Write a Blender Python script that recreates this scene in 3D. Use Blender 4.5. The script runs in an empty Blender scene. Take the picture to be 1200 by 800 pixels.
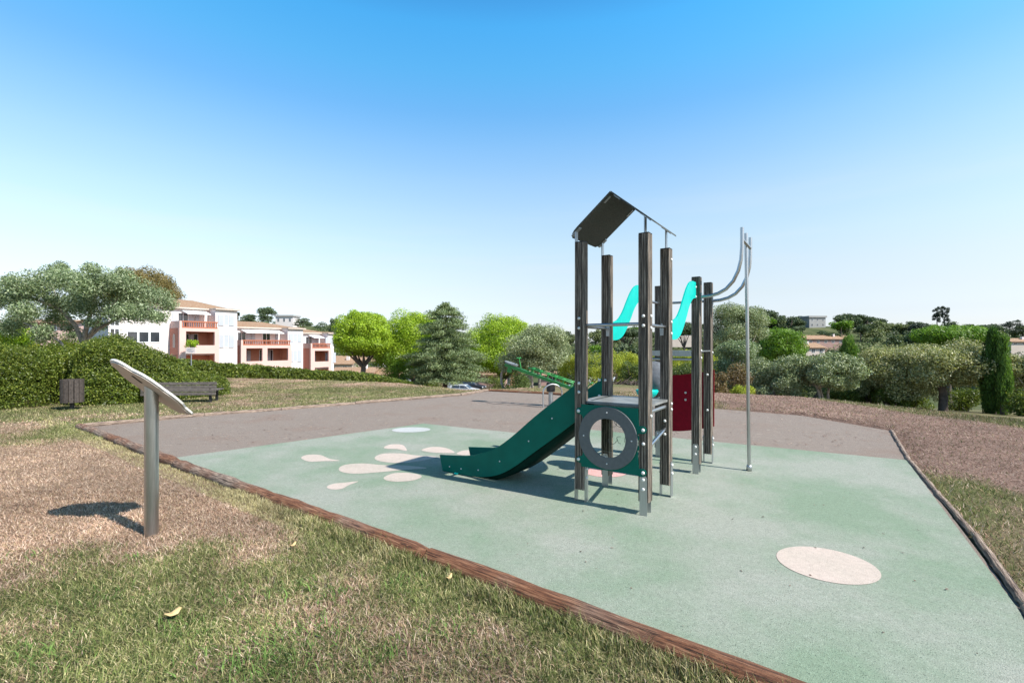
import bpy, math, random
import numpy as np
from mathutils import Vector, Matrix
R = math.radians
scene = bpy.context.scene
COL = scene.collection

# ------------------------------------------------------------------ camera, light, exposure
CAM_H = 1.6
FPX, HY = 553.0, 405.0          # focal length and horizon of the 1200x800 photograph
cam = bpy.data.cameras.new('camera'); cam_o = bpy.data.objects.new('camera', cam); COL.objects.link(cam_o)
cam.sensor_width = 36; cam.lens = FPX/1200*36
cam.shift_y = 5/1200
cam.clip_end = 4000; cam.clip_start = 0.05
cam_o.location = (0, 0, CAM_H); cam_o.rotation_euler = (R(90), 0, 0)
scene.camera = cam_o

SUN_EL = 46.0
SUN_DIR = Vector((0.86*math.cos(R(SUN_EL)), -0.51*math.cos(R(SUN_EL)), math.sin(R(SUN_EL)))).normalized()
sun = bpy.data.lights.new('sun', 'SUN'); sun_o = bpy.data.objects.new('sun', sun); COL.objects.link(sun_o)
sun.energy = 5.0; sun.angle = R(0.53); sun.color = (1.0, 0.935, 0.86)
sun_o.rotation_euler = SUN_DIR.to_track_quat('Z', 'Y').to_euler()
w = bpy.data.worlds.new("World"); scene.world = w; w.use_nodes = True
nt = w.node_tree; nt.nodes.clear()
sky = nt.nodes.new('ShaderNodeTexSky'); sky.sky_type = 'NISHITA'; sky.sun_disc = False
sky.sun_elevation = R(SUN_EL); sky.sun_rotation = math.atan2(SUN_DIR.x, SUN_DIR.y)
sky.altitude = 100; sky.air_density = 1.0; sky.dust_density = 0.8; sky.ozone_density = 1.5
hsv = nt.nodes.new('ShaderNodeHueSaturation'); hsv.inputs['Saturation'].default_value = 1.12
bg = nt.nodes.new('ShaderNodeBackground'); bg.inputs[1].default_value = 0.15
wo = nt.nodes.new('ShaderNodeOutputWorld')
nt.links.new(sky.outputs[0], hsv.inputs['Color'])
# clear southern sky: colour grade of the sky by elevation
tcw = nt.nodes.new('ShaderNodeTexCoord'); spw = nt.nodes.new('ShaderNodeSeparateXYZ'); nt.links.new(tcw.outputs['Generated'], spw.inputs[0])
grd = nt.nodes.new('ShaderNodeValToRGB'); nt.links.new(spw.outputs[2], grd.inputs[0]); grd.color_ramp.interpolation = 'LINEAR'
ge = grd.color_ramp.elements; ge[0].position = .02; ge[0].color = (.227, .236, .313, 1); ge[1].position = .95; ge[1].color = (.032, .045, .05, 1)
for p_, c_ in ((.06, (.73, .67, .76)), (.1, (.88, .73, .69)), (.15, (1.07, .85, .72)), (.2, (1.20, .98, .78)), (.26, (1.26, 1.08, .88)), (.32, (1.19, 1.13, .97)), (.38, (1.0, 1.14, 1.06)), (.44, (.74, 1.12, 1.13)), (.5, (.57, 1.21, 1.22)), (.56, (.44, 1.23, 1.31)), (.62, (.33, .9, 1.1)), (.68, (.22, .60, .75)), (.78, (.15, .26, .30))):
    e_ = ge.new(p_); e_.color = (c_[0]/3, c_[1]/3, c_[2]/3, 1)
vm = nt.nodes.new('ShaderNodeVectorMath'); vm.operation = 'SCALE'; vm.inputs["Scale"].default_value = 3.2; nt.links.new(grd.outputs[0], vm.inputs[0])
vm2 = nt.nodes.new('ShaderNodeVectorMath'); vm2.operation = 'MULTIPLY'; nt.links.new(hsv.outputs[0], vm2.inputs[0]); nt.links.new(vm.outputs[0], vm2.inputs[1])
# faint high cirrus low in the sky
mpw = nt.nodes.new('ShaderNodeMapping'); mpw.inputs['Scale'].default_value = (1.2, 1.2, 14); mpw.inputs['Rotation'].default_value = (0, R(5), 0); nt.links.new(tcw.outputs['Generated'], mpw.inputs[0])
nzw = nt.nodes.new('ShaderNodeTexNoise'); nzw.inputs['Scale'].default_value = 1.7; nzw.inputs['Detail'].default_value = 6; nt.links.new(mpw.outputs[0], nzw.inputs[0])
cw = nt.nodes.new('ShaderNodeValToRGB'); nt.links.new(nzw.outputs[0], cw.inputs[0]); cw.color_ramp.elements[0].position = .50; cw.color_ramp.elements[0].color = (0, 0, 0, 1); cw.color_ramp.elements[1].position = .78; cw.color_ramp.elements[1].color = (.55, .55, .55, 1)
el_ = nt.nodes.new('ShaderNodeValToRGB'); nt.links.new(spw.outputs[2], el_.inputs[0]); el_.color_ramp.elements[0].position = .0; el_.color_ramp.elements[0].color = (1, 1, 1, 1); el_.color_ramp.elements[1].position = .34; el_.color_ramp.elements[1].color = (0, 0, 0, 1)
mm_ = nt.nodes.new('ShaderNodeMix'); mm_.data_type = 'RGBA'; mm_.blend_type = 'MULTIPLY'; mm_.inputs[0].default_value = 1; nt.links.new(cw.outputs[0], mm_.inputs[6]); nt.links.new(el_.outputs[0], mm_.inputs[7])
mc_ = nt.nodes.new('ShaderNodeMix'); mc_.data_type = 'RGBA'; nt.links.new(mm_.outputs[2], mc_.inputs[0]); nt.links.new(vm2.outputs[0], mc_.inputs[6]); mc_.inputs[7].default_value = (3.6, 3.75, 3.8, 1)
nt.links.new(mc_.outputs[2], bg.inputs[0]); nt.links.new(bg.outputs[0], wo.inputs[0])
vs = scene.view_settings
vs.view_transform = 'Standard'; vs.look = 'None'; vs.exposure = 0.68; vs.gamma = 1.0; vs.use_curve_mapping = False
scene.cycles.max_bounces = 6; scene.cycles.transparent_max_bounces = 8

# ------------------------------------------------------------------ helpers
def tag(o, label=None, cat=None, group=None, kind=None):
    if label: o['label'] = label
    if cat: o['category'] = cat
    if group: o['group'] = group
    if kind: o['kind'] = kind
    return o

def empty(name, loc=(0, 0, 0), rz=0, parent=None):
    o = bpy.data.objects.new(name, None); COL.objects.link(o)
    o.location = loc; o.rotation_euler = (0, 0, rz); o.empty_display_size = .2
    if parent: o.parent = parent
    return o

def copy_tree(o, parent=None):
    c = o.copy(); COL.objects.link(c); c.parent = parent
    for ch in list(o.children): copy_tree(ch, c)
    return c

def gp(px, py, z=0.0):
    """ground point (height z) that stands at this place of the photograph"""
    d = FPX*(CAM_H-z)/(py-HY)
    return ((px-600)/FPX*d, d, z)

def at(px, d, z=0.0):
    return ((px-600)/FPX*d, d, z)

def zy(py, d):
    return CAM_H-(py-HY)*d/FPX

class MB:
    def __init__(s): s.v = []; s.f = []; s.sm = []
    def add(s, vs_, fs, smooth=False):
        n = len(s.v); s.v += [tuple(a) for a in vs_]
        for f in fs: s.f.append([i+n for i in f]); s.sm.append(smooth)
        return s
    def box(s, a, b, M=None):
        x0, y0, z0 = a; x1, y1, z1 = b
        p = [(x0,y0,z0),(x1,y0,z0),(x1,y1,z0),(x0,y1,z0),(x0,y0,z1),(x1,y0,z1),(x1,y1,z1),(x0,y1,z1)]
        if M: p = [M @ Vector(q) for q in p]
        return s.add(p, [(0,3,2,1),(4,5,6,7),(0,1,5,4),(1,2,6,5),(2,3,7,6),(3,0,4,7)])
    def prism(s, pts, axis, a, b, M=None, smooth=False):
        """polygon extruded along axis ('x','y','z') from a to b"""
        def mk(p, t):
            q = {'x': (t, p[0], p[1]), 'y': (p[0], t, p[1]), 'z': (p[0], p[1], t)}[axis]
            return M @ Vector(q) if M else q
        n = len(pts)
        s.add([mk(p, a) for p in pts]+[mk(p, b) for p in pts],
              [list(range(n))[::-1], [i+n for i in range(n)]])
        s.add([mk(p, a) for p in pts]+[mk(p, b) for p in pts],
              [(i, (i+1) % n, (i+1) % n+n, i+n) for i in range(n)], smooth)
        return s
    def tube(s, pts, r, n=10, caps=True, jit=None):
        pts = [Vector(p) for p in pts]
        rs = r if isinstance(r, (list, tuple)) else [r]*len(pts)
        base = len(s.v); up = None; rings = []
        for i, p in enumerate(pts):
            t = (pts[min(i+1, len(pts)-1)]-pts[max(i-1, 0)]).normalized()
            if up is None:
                up = Vector((0, 0, 1)) if abs(t.z) < .9 else Vector((1, 0, 0))
            a = t.cross(up).normalized(); b = a.cross(t).normalized(); up = b
            rings.append([p+(a*math.cos(k*2*math.pi/n)+b*math.sin(k*2*math.pi/n))*rs[i]*(1 if not jit else 1+jit*math.sin(k*2.3+i*1.7)) for k in range(n)])
        vv = [q for rg in rings for q in rg]; ff = []
        for i in range(len(pts)-1):
            for k in range(n):
                ff.append((i*n+k, i*n+(k+1) % n, (i+1)*n+(k+1) % n, (i+1)*n+k))
        s.add(vv, ff, True)
        if caps: s.add(rings[0], [list(range(n))]); s.add(rings[-1], [list(range(n))[::-1]])
        return s
    def lathe(s, prof, n=16, M=None):
        vv = []
        for r, z in prof:
            for k in range(n):
                a = k*2*math.pi/n; q = Vector((r*math.cos(a), r*math.sin(a), z))
                vv.append(M @ q if M else q)
        m = len(prof)
        return s.add(vv, [(i*n+k, i*n+(k+1) % n, (i+1)*n+(k+1) % n, (i+1)*n+k) for i in range(m-1) for k in range(n)]
                     + [list(range(n))[::-1], [(m-1)*n+k for k in range(n)]], True)
    def build(s, name, mat, parent=None, bevel=0):
        me = bpy.data.meshes.new(name); me.from_pydata(s.v, [], s.f)
        me.polygons.foreach_set('use_smooth', s.sm); me.materials.append(mat); me.update()
        o = bpy.data.objects.new(name, me); COL.objects.link(o)
        if parent: o.parent = parent
        if bevel:
            b = o.modifiers.new('bevel', 'BEVEL'); b.width = bevel; b.segments = 2; b.limit_method = 'ANGLE'
        return o

def np_mesh(name, verts, k, mat, colors=None, smooth=False, parent=None):
    """verts (n*k,3): n separate k-gons"""
    n = len(verts)//k
    me = bpy.data.meshes.new(name)
    me.vertices.add(n*k); me.vertices.foreach_set('co', np.ascontiguousarray(verts, dtype=np.float32).ravel())
    me.loops.add(n*k); me.loops.foreach_set('vertex_index', np.arange(n*k, dtype=np.int32))
    me.polygons.add(n); me.polygons.foreach_set('loop_start', np.arange(0, n*k, k, dtype=np.int32))
    if colors is not None:
        a = me.color_attributes.new('tint', 'FLOAT_COLOR', 'POINT')
        a.data.foreach_set('color', np.ascontiguousarray(colors, dtype=np.float32).ravel())
    me.materials.append(mat); me.update(calc_edges=True); me.validate()
    if smooth: me.polygons.foreach_set('use_smooth', [True]*n)
    o = bpy.data.objects.new(name, me); COL.objects.link(o)
    if parent: o.parent = parent
    return o

# ------------------------------------------------------------------ materials
def mat_base(name):
    m = bpy.data.materials.new(name); m.use_nodes = True
    return m, m.node_tree, m.node_tree.nodes['Principled BSDF']

def N(nt, t, **kw):
    n = nt.nodes.new(t)
    for k, v in kw.items():
        if k.startswith('_'): setattr(n, k[1:], v)
        else: n.inputs[k.replace('__', ' ')].default_value = v
    return n

def noise(nt, scale, detail=4, rough=.6, vec=None, coord='Object'):
    tc = nt.nodes.new('ShaderNodeTexCoord'); n = nt.nodes.new('ShaderNodeTexNoise')
    n.inputs['Scale'].default_value = scale; n.inputs['Detail'].default_value = detail; n.inputs['Roughness'].default_value = rough
    if vec is not None:
        mp = nt.nodes.new('ShaderNodeMapping'); mp.inputs['Scale'].default_value = vec
        nt.links.new(tc.outputs[coord], mp.inputs[0]); nt.links.new(mp.outputs[0], n.inputs[0])
    else: nt.links.new(tc.outputs[coord], n.inputs[0])
    return n.outputs[0]

def ramp(nt, fac, stops):
    r = nt.nodes.new('ShaderNodeValToRGB'); nt.links.new(fac, r.inputs[0])
    el = r.color_ramp.elements
    while len(el) > 1: el.remove(el[-1])
    el[0].position = stops[0][0]; el[0].color = (*stops[0][1], 1)
    for p, c in stops[1:]:
        e = el.new(p); e.color = (*c, 1)
    return r.outputs[0]

def mix(nt, fac, a, b, mode='MIX'):
    m = nt.nodes.new('ShaderNodeMix'); m.data_type = 'RGBA'; m.blend_type = mode
    for s, v in ((m.inputs[0], fac), (m.inputs[6], a), (m.inputs[7], b)):
        if isinstance(v, (int, float)): s.default_value = v
        elif isinstance(v, tuple): s.default_value = (*v, 1)
        else: nt.links.new(v, s)
    return m.outputs[2]

def bump(nt, p, h, strength=.3, dist=.01):
    b = nt.nodes.new('ShaderNodeBump'); b.inputs['Strength'].default_value = strength; b.inputs['Distance'].default_value = dist
    nt.links.new(h, b.inputs['Height']); nt.links.new(b.outputs[0], p.inputs['Normal'])

def simple(name, col, rough=.6, metal=0, var=.12, vscale=3, bstr=0, bscale=60, spec=None):
    m, nt_, p = mat_base(name)
    p.inputs['Roughness'].default_value = rough; p.inputs['Metallic'].default_value = metal
    if spec is not None: p.inputs['Specular IOR Level'].default_value = spec
    dark = tuple(c*(1-var) for c in col); light = tuple(min(1, c*(1+var)) for c in col)
    nt_.links.new(ramp(nt_, noise(nt_, vscale), [(.3, dark), (.7, light)]), p.inputs['Base Color'])
    if bstr: bump(nt_, p, noise(nt_, bscale, 3), bstr, .004)
    return m

def leaf_mat(name, a, b, trans=.35, rough=.55, c=None):
    """a..b : two leaf colours; every leaf gets its own mix"""
    m, nt_, p = mat_base(name)
    g = nt_.nodes.new('ShaderNodeNewGeometry')
    st = [(0, a), (1, b)] if c is None else [(0, a), (.75, b), (1, c)]
    col = ramp(nt_, g.outputs['Random Per Island'], st)
    big = ramp(nt_, noise(nt_, 1.3, 3), [(.3, (.75, .75, .75)), (.7, (1.2, 1.2, 1.15))])
    col = mix(nt_, 1.0, col, big, 'MULTIPLY')
    nt_.links.new(col, p.inputs['Base Color']); p.inputs['Roughness'].default_value = rough
    p.inputs['Specular IOR Level'].default_value = .35
    tr = nt_.nodes.new('ShaderNodeBsdfTranslucent'); nt_.links.new(mix(nt_, 1.0, col, (1.15, 1.25, .55), 'MULTIPLY'), tr.inputs[0])
    ms = nt_.nodes.new('ShaderNodeMixShader'); ms.inputs[0].default_value = trans
    out = nt_.nodes['Material Output']
    nt_.links.new(p.outputs[0], ms.inputs[1]); nt_.links.new(tr.outputs[0], ms.inputs[2]); nt_.links.new(ms.outputs[0], out.inputs[0])
    return m

def attr_mat(name, rough=.85, trans=.2):
    m, nt_, p = mat_base(name)
    a = nt_.nodes.new('ShaderNodeAttribute'); a.attribute_name = 'tint'
    nt_.links.new(a.outputs['Color'], p.inputs['Base Color']); p.inputs['Roughness'].default_value = rough
    p.inputs['Specular IOR Level'].default_value = .2
    tr = nt_.nodes.new('ShaderNodeBsdfTranslucent'); nt_.links.new(a.outputs['Color'], tr.inputs[0])
    ms = nt_.nodes.new('ShaderNodeMixShader'); ms.inputs[0].default_value = trans
    nt_.links.new(p.outputs[0], ms.inputs[1]); nt_.links.new(tr.outputs[0], ms.inputs[2])
    nt_.links.new(ms.outputs[0], nt_.nodes['Material Output'].inputs[0])
    return m

def post_wood():
    m, nt_, p = mat_base('weathered_post_wood')
    st = noise(nt_, 5, 6, .75, (20, 20, .5))
    fine = noise(nt_, 9, 4, .7, (40, 40, 1.2))
    c = ramp(nt_, st, [(.36, (.018, .015, .012)), (.46, (.085, .069, .054)), (.55, (.22, .18, .145)), (.68, (.50, .43, .355))])
    c = mix(nt_, .55, c, ramp(nt_, fine, [(.35, (.35, .33, .3)), (.65, (1.25, 1.2, 1.15))]), 'MULTIPLY')
    nt_.links.new(c, p.inputs['Base Color']); p.inputs['Roughness'].default_value = .75
    bump(nt_, p, fine, .35, .003)
    return m

def log_wood(lo=.54, hi=.78, nm='edging_log_wood'):
    m, nt_, p = mat_base(nm)
    st = noise(nt_, 4, 7, .75, (1.2, 22, 22))
    pat = noise(nt_, 1.1, 3)
    crk = noise(nt_, 3, 5, .6, (.5, 30, 30))
    red = ramp(nt_, st, [(.36, (.03, .012, .007)), (.5, (.19, .075, .035)), (.62, (.33, .165, .09)), (.74, (.50, .33, .21))])
    grey = ramp(nt_, st, [(.38, (.05, .035, .028)), (.5, (.24, .17, .13)), (.66, (.50, .40, .31))])
    cc = mix(nt_, ramp(nt_, pat, [(lo, (0, 0, 0)), (hi, (1, 1, 1))]), red, grey)
    cc = mix(nt_, 1.0, cc, ramp(nt_, crk, [(.36, (.10, .08, .07)), (.44, (1, 1, 1))]), 'MULTIPLY')
    nt_.links.new(cc, p.inputs['Base Color'])
    p.inputs['Roughness'].default_value = .85
    bump(nt_, p, st, .9, .02)
    return m

def steel(name='stainless_steel', col=(.55, .56, .57), rough=.32):
    m, nt_, p = mat_base(name)
    p.inputs['Metallic'].default_value = 1
    nt_.links.new(ramp(nt_, noise(nt_, 8, 3, .6, (30, 30, 1)), [(.3, tuple(c*.75 for c in col)), (.7, col)]), p.inputs['Base Color'])
    p.inputs['Roughness'].default_value = rough
    return m

M = {}
M['post'] = post_wood(); M['log'] = log_wood(); M['log_mid'] = log_wood(.40, .60, 'weathered_edging_log_wood'); M['log_pale'] = log_wood(.15, .3, 'pale_edging_log_wood'); M['steel'] = steel()
M['galv'] = steel('galvanised_steel', (.50, .52, .53), .45)
M['bolt'] = simple('bolt_cap', (.62, .62, .60), .35, .0, .1, 40)
M['green_hpl'] = simple('green_board', (.0, .115, .082), .45, 0, .10, 6, .15, 120, spec=.15)
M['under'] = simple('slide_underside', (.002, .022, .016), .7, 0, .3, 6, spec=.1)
M['dark_roof'] = simple('grey_roof_board', (.075, .078, .072), .55, 0, .35, 70, .3, 150, spec=.2)
M['grey_hpl'] = simple('grey_board', (.095, .105, .11), .5, 0, .12, 30)
M['platform'] = simple('platform_board', (.19, .195, .19), .45, 0, .35, 7)
M['cyan'] = simple('turquoise_board', (.0, .43, .375), .45, 0, .10, 9, spec=.2)
M['red_hpl'] = simple('red_board', (.24, .003, .016), .55, 0, .15, 20, spec=.15)
M['ball'] = simple('grey_rubber', (.12, .13, .15), .75, 0, .3, 14, spec=.15)
M['black'] = simple('black_plastic', (.02, .02, .02), .5)
M['white_edge'] = simple('plate_edge', (.62, .60, .57), .5, 0, .05)
M['plate_back'] = simple('plate_back', (.50, .42, .36), .55, 0, .05, 2)
M['bin_wood'] = simple('dark_slat_wood', (.055, .043, .036), .8, 0, .5, 25)
M['bench_wood'] = simple('bench_plank_wood', (.105, .09, .08), .8, 0, .35, 14)
M['iron'] = simple('dark_iron', (.03, .03, .032), .5, .4)
M['seesaw_green'] = simple('seesaw_green_paint', (.025, .22, .045), .4, 0, .15, 8)
M['bark_light'] = simple('olive_bark', (.33, .29, .25), .9, 0, .5, 7, .8, 25)
M['bark'] = simple('dark_bark', (.10, .075, .06), .9, 0, .5, 6, .8, 20)

def glass_clear():
    m, nt_, p = mat_base('clear_panel')
    p.inputs['Base Color'].default_value = (.8, .85, .83, 1); p.inputs['Roughness'].default_value = .08
    tr = nt_.nodes.new('ShaderNodeBsdfTransparent'); tr.inputs[0].default_value = (.9, .93, .92, 1)
    fr = nt_.nodes.new('ShaderNodeLayerWeight'); fr.inputs[0].default_value = .12
    ms = nt_.nodes.new('ShaderNodeMixShader')
    nt_.links.new(fr.outputs['Fresnel'], ms.inputs[0]); nt_.links.new(tr.outputs[0], ms.inputs[1]); nt_.links.new(p.outputs[0], ms.inputs[2])
    nt_.links.new(ms.outputs[0], nt_.nodes['Material Output'].inputs[0])
    return m
M['clear'] = glass_clear()
M['window'] = simple('window_glass', (.035, .04, .05), .08, 0, .4, 1.2, spec=.8)

# ------------------------------------------------------------------ terrain
def vnoise(x, y, f, seed=0):
    x = np.asarray(x, float)*f+seed*17.3; y = np.asarray(y, float)*f+seed*9.1
    xi = np.floor(x); yi = np.floor(y); fx = x-xi; fy = y-yi
    fx = fx*fx*(3-2*fx); fy = fy*fy*(3-2*fy)
    def h(a, b):
        t = np.sin(a*127.1+b*311.7+seed*74.7)*43758.5453
        return t-np.floor(t)
    return (h(xi, yi)*(1-fx)+h(xi+1, yi)*fx)*(1-fy)+(h(xi, yi+1)*(1-fx)+h(xi+1, yi+1)*fx)*fy

def fbm(x, y, f, seed=0, o=4):
    s = 0; a = .5; t = 0
    for i in range(o):
        s = s+a*vnoise(x, y, f*2**i, seed+i*3); t += a; a *= .5
    return s/t

def ground_z(x, y):
    x = np.asarray(x, float); y = np.asarray(y, float)
    yy = np.maximum(y, 1.0)
    px = 600+FPX*x/yy
    dc = np.interp(px, [-400, 0, 230, 390, 470, 500, 545, 600, 640, 715, 760, 835, 940, 1010, 1060, 1120, 1200, 1400, 3000],
                   [22, 22, 23.3, 21, 19.4, 17.8, 16.2, 16.8, 17.2, 18.8, 18, 15.2, 13.8, 12.2, 11.1, 10.1, 9.0, 7.8, 7])
    sl = np.interp(px, [300, 500, 700, 850, 3000], [.13, .12, .115, .124, .124])
    over = y-dc
    soft = np.where(over > 4, over, np.where(over < -.6, 0, (over+.6)**2/(4*2.3)*1.0))
    soft = np.where(over > 0, np.minimum(soft+0*over, over+.3), soft)
    drop = sl*np.maximum(np.where(over > 1.5, over, soft), 0)
    flo = np.interp(px, [650, 900], [-5.6, -9.0])
    z = np.maximum(-drop, flo)
    # hills
    r = np.hypot(x, y)
    yr = np.interp(px, [-600, 0, 260, 400, 600, 700, 760, 850, 950, 1000, 1060, 1200, 1500], [400, 395, 379, 384, 404, 402, 394, 386, 382, 384, 393, 399, 402])
    zr = 1.6+(HY-yr)*280/FPX
    t = np.clip((y-150)/130, 0, 1); t = t*t*(3-2*t)
    z = z*(1-t)+zr*t
    t2 = np.clip((y-285)/500, 0, 1)
    z = z-t2*40
    z = np.where(y < 5, np.minimum(z, 0), z)
    # mound of needles on the right, beyond the timber edge
    m = np.exp(-(((x-7.8)*.62+(y-9.6)*.78)/1.6)**2)*np.clip((px-760)/200, 0, 1)*(y > 2)
    z = z+.06*m
    return z
def gz(x, y): return float(ground_z(x, y))

# playground outline on the ground
CL = (-8.45, 9.22); CN = (2.16, 1.56); CR = (7.12, 8.85); CE = (5.52, 6.55)
asphalt_poly = [CL, (-7.03, 10.75), (-5.76, 11.7), (-1.66, 15.1), (-.85, 16.6), (1.1, 15.6), (3.0, 13.9), (5.14, 12.0), (6.64, 10.8), CR, CE, (3.10, 2.87), CN]
rubber_poly = [(-4.86, 6.66), (-1.82, 9.67), (.457, 8.43), (1.08, 9.2), (5.50, 6.58), (3.08, 2.88), (2.15, 1.60)]
def inpoly(x, y, poly):
    c = np.zeros(np.shape(x), bool); n = len(poly)
    for i in range(n):
        x0, y0 = poly[i]; x1, y1 = poly[(i+1) % n]
        if y0 == y1: continue
        c ^= ((y0 > y) != (y1 > y)) & (x < (x1-x0)*(y-y0)/(y1-y0)+x0)
    return c

def zones(x, y):
    """(dry, mulch): how dry the grass is, how much it is brown needle litter"""
    px = 600+FPX*x/np.maximum(y, .8)
    n = fbm(x, y, .5, 3)-.5; n2 = fbm(x, y, 2.2, 11)-.5; n3 = fbm(x, y, .16, 7)-.5
    left = px < 640
    lo = y-(3.12+.55*(x+3.37))+1.6*n+1.8*n2            # >0 beyond the green foreground
    hi = (8.0+.12*(x+8))-y+1.5*n+1.0*n2
    dry = np.clip(.5+.75*np.minimum(lo, hi*1.2), 0, 1)
    dry = np.where(y > 8, np.clip(.20+1.9*n+1.3*n2+1.3*n3+.07*(y-15)*(y > 15), 0.03, 1), dry)
    dry = np.maximum(dry, np.clip(.12+1.7*n2+1.0*n, 0, 1))
    right = (px > 700) & (y > 0.3)
    # green along the right timber, litter beyond it
    ex = 3.10+(y-2.87)*.70
    dd = x-ex
    m = np.clip(.5+(y-5.7+1.6*dd*(1) +2.2*n+1.6*n2)*.9, 0, 1)
    crest = np.interp(px, [700, 835, 940, 1010, 1060, 1120, 1200, 1400], [14, 15.2, 14.6, 12.5, 11.1, 9.9, 8.7, 7.5])
    beyond = np.clip((y-crest)*2.5, 0, 1)*(px > 960)
    mulch = np.where(right, m*(1-beyond), 0)
    dry = np.where(right, np.clip(.15+1.3*n+.8*n2+.1*(y > 14), 0, 1), dry)
    return np.clip(dry, 0, 1), np.clip(mulch, 0, 1)

def build_ground():
    def axis(lo, hi, step, far, g):
        a = list(np.arange(lo, hi+1e-6, step)); s = step; p = lo
        left = []
        while p > -far: s *= g; p -= s; left.append(p)
        s = step; p = hi; rt = []
        while p < far: s *= g; p += s; rt.append(p)
        return np.array(left[::-1]+a+rt)
    xs = axis(-16, 14, .13, 1500, 1.09); ys = axis(0.5, 26, .13, 1500, 1.05)
    X, Y = np.meshgrid(xs, ys); Z = ground_z(X, Y)
    nearf = np.exp(-np.hypot(X, Y)/60)
    Z = Z+(fbm(X, Y, 1.5, 5)-.5)*.05*nearf+(fbm(X, Y, .05, 9)-.5)*2.0*np.clip((np.hypot(X, Y)-60)/100, 0, 1)
    cx, cy = -.2, 8.0
    ins = inpoly(X, Y, [(cx+(a-cx)*1.012, cy+(b-cy)*1.012) for a, b in asphalt_poly])
    ring = inpoly(X, Y, [(cx+(a-cx)*1.035, cy+(b-cy)*1.035) for a, b in asphalt_poly])
    Z = np.where(ring, np.minimum(Z, -.004), Z)
    Z = np.where(ins, -.02, Z)
    ny, nx = X.shape
    me = bpy.data.meshes.new('ground')
    co = np.stack([X, Y, Z], -1).reshape(-1, 3)
    idx = np.arange(nx*ny).reshape(ny, nx)
    q = np.stack([idx[:-1, :-1], idx[:-1, 1:], idx[1:, 1:], idx[1:, :-1]], -1).reshape(-1, 4)
    me.vertices.add(len(co)); me.vertices.foreach_set('co', co.astype(np.float32).ravel())
    me.loops.add(q.size); me.loops.foreach_set('vertex_index', q.astype(np.int32).ravel())
    me.polygons.add(len(q)); me.polygons.foreach_set('loop_start', np.arange(0, q.size, 4, dtype=np.int32))
    me.update(calc_edges=True)
    me.polygons.foreach_set('use_smooth', np.ones(len(q), bool))
    dry, mul = zones(X, Y)
    far = np.clip((np.hypot(X, Y)-28)/30, 0, 1)
    c = np.stack([dry, mul, far, np.ones_like(dry)], -1).reshape(-1, 4)
    a = me.color_attributes.new('zone', 'FLOAT_COLOR', 'POINT'); a.data.foreach_set('color', c.astype(np.float32).ravel())
    m, nt_, p = mat_base('ground_soil_and_grass')
    at_ = nt_.nodes.new('ShaderNodeAttribute'); at_.attribute_name = 'zone'
    sep = nt_.nodes.new('ShaderNodeSeparateColor'); nt_.links.new(at_.outputs['Color'], sep.inputs[0])
    f1 = noise(nt_, 38, 6, .75); f2 = noise(nt_, 9, 5, .7); f3 = noise(nt_, 90, 3, .7, (1, 1, 1))
    gr = ramp(nt_, f1, [(.3, (.05, .055, .022)), (.55, (.15, .15, .065)), (.75, (.30, .27, .15))])
    dr = ramp(nt_, f1, [(.28, (.10, .065, .045)), (.5, (.26, .18, .125)), (.72, (.43, .33, .24))])
    mu = ramp(nt_, f1, [(.3, (.075, .042, .033)), (.5, (.23, .15, .118)), (.72, (.40, .30, .245))])
    c1 = mix(nt_, sep.outputs[0], gr, dr); c1 = mix(nt_, sep.outputs[1], c1, mu)
    c1 = mix(nt_, .5, c1, ramp(nt_, f2, [(.3, (.6, .6, .6)), (.7, (1.3, 1.3, 1.3))]), 'MULTIPLY')
    farc = ramp(nt_, noise(nt_, .12, 5, .6), [(.35, (.05, .07, .025)), (.6, (.10, .11, .05)), (.8, (.22, .19, .12))])
    c1 = mix(nt_, sep.outputs[2], c1, farc)
    nt_.links.new(c1, p.inputs['Base Color']); p.inputs['Roughness'].default_value = .95; p.inputs['Specular IOR Level'].default_value = .1
    bump(nt_, p, f1, .8, .03)
    me.materials.append(m)
    o = bpy.data.objects.new('ground', me); COL.objects.link(o); tag(o, kind='structure'); return o
build_ground()

def sheet(name, poly, z, mat, zfun=None):
    mb = MB(); mb.add([(x, y, z) for x, y in poly], [list(range(len(poly)))])
    o = mb.build(name, mat)
    # make sure it faces up
    if o.data.polygons[0].normal.z < 0: o.data.flip_normals()
    return tag(o, kind='structure')

def asphalt_mat():
    m, nt_, p = mat_base('worn_asphalt')
    g = noise(nt_, 130, 3, .8); big = noise(nt_, .8, 5, .65); mid = noise(nt_, 5, 5, .7, (1, 1.6, 1))
    a = ramp(nt_, g, [(.28, (.075, .060, .050)), (.5, (.195, .155, .128)), (.72, (.37, .31, .26))])
    dirt = ramp(nt_, g, [(.3, (.10, .066, .05)), (.7, (.28, .20, .155))])
    fac = ramp(nt_, big, [(.52, (0, 0, 0)), (.66, (.6, .6, .6))])
    c = mix(nt_, fac, a, dirt)
    pale = ramp(nt_, mid, [(.60, (0, 0, 0)), (.72, (.6, .6, .6))])
    c = mix(nt_, pale, c, (.42, .36, .31))
    dk = ramp(nt_, mid, [(.2, (.85, .82, .8)), (.45, (1, 1, 1))])
    c = mix(nt_, 1.0, c, dk, 'MULTIPLY')
    # a long crack patch
    nt_.links.new(c, p.inputs['Base Color']); p.inputs['Roughness'].default_value = .9
    bump(nt_, p, g, .7, .008); return m
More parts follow.
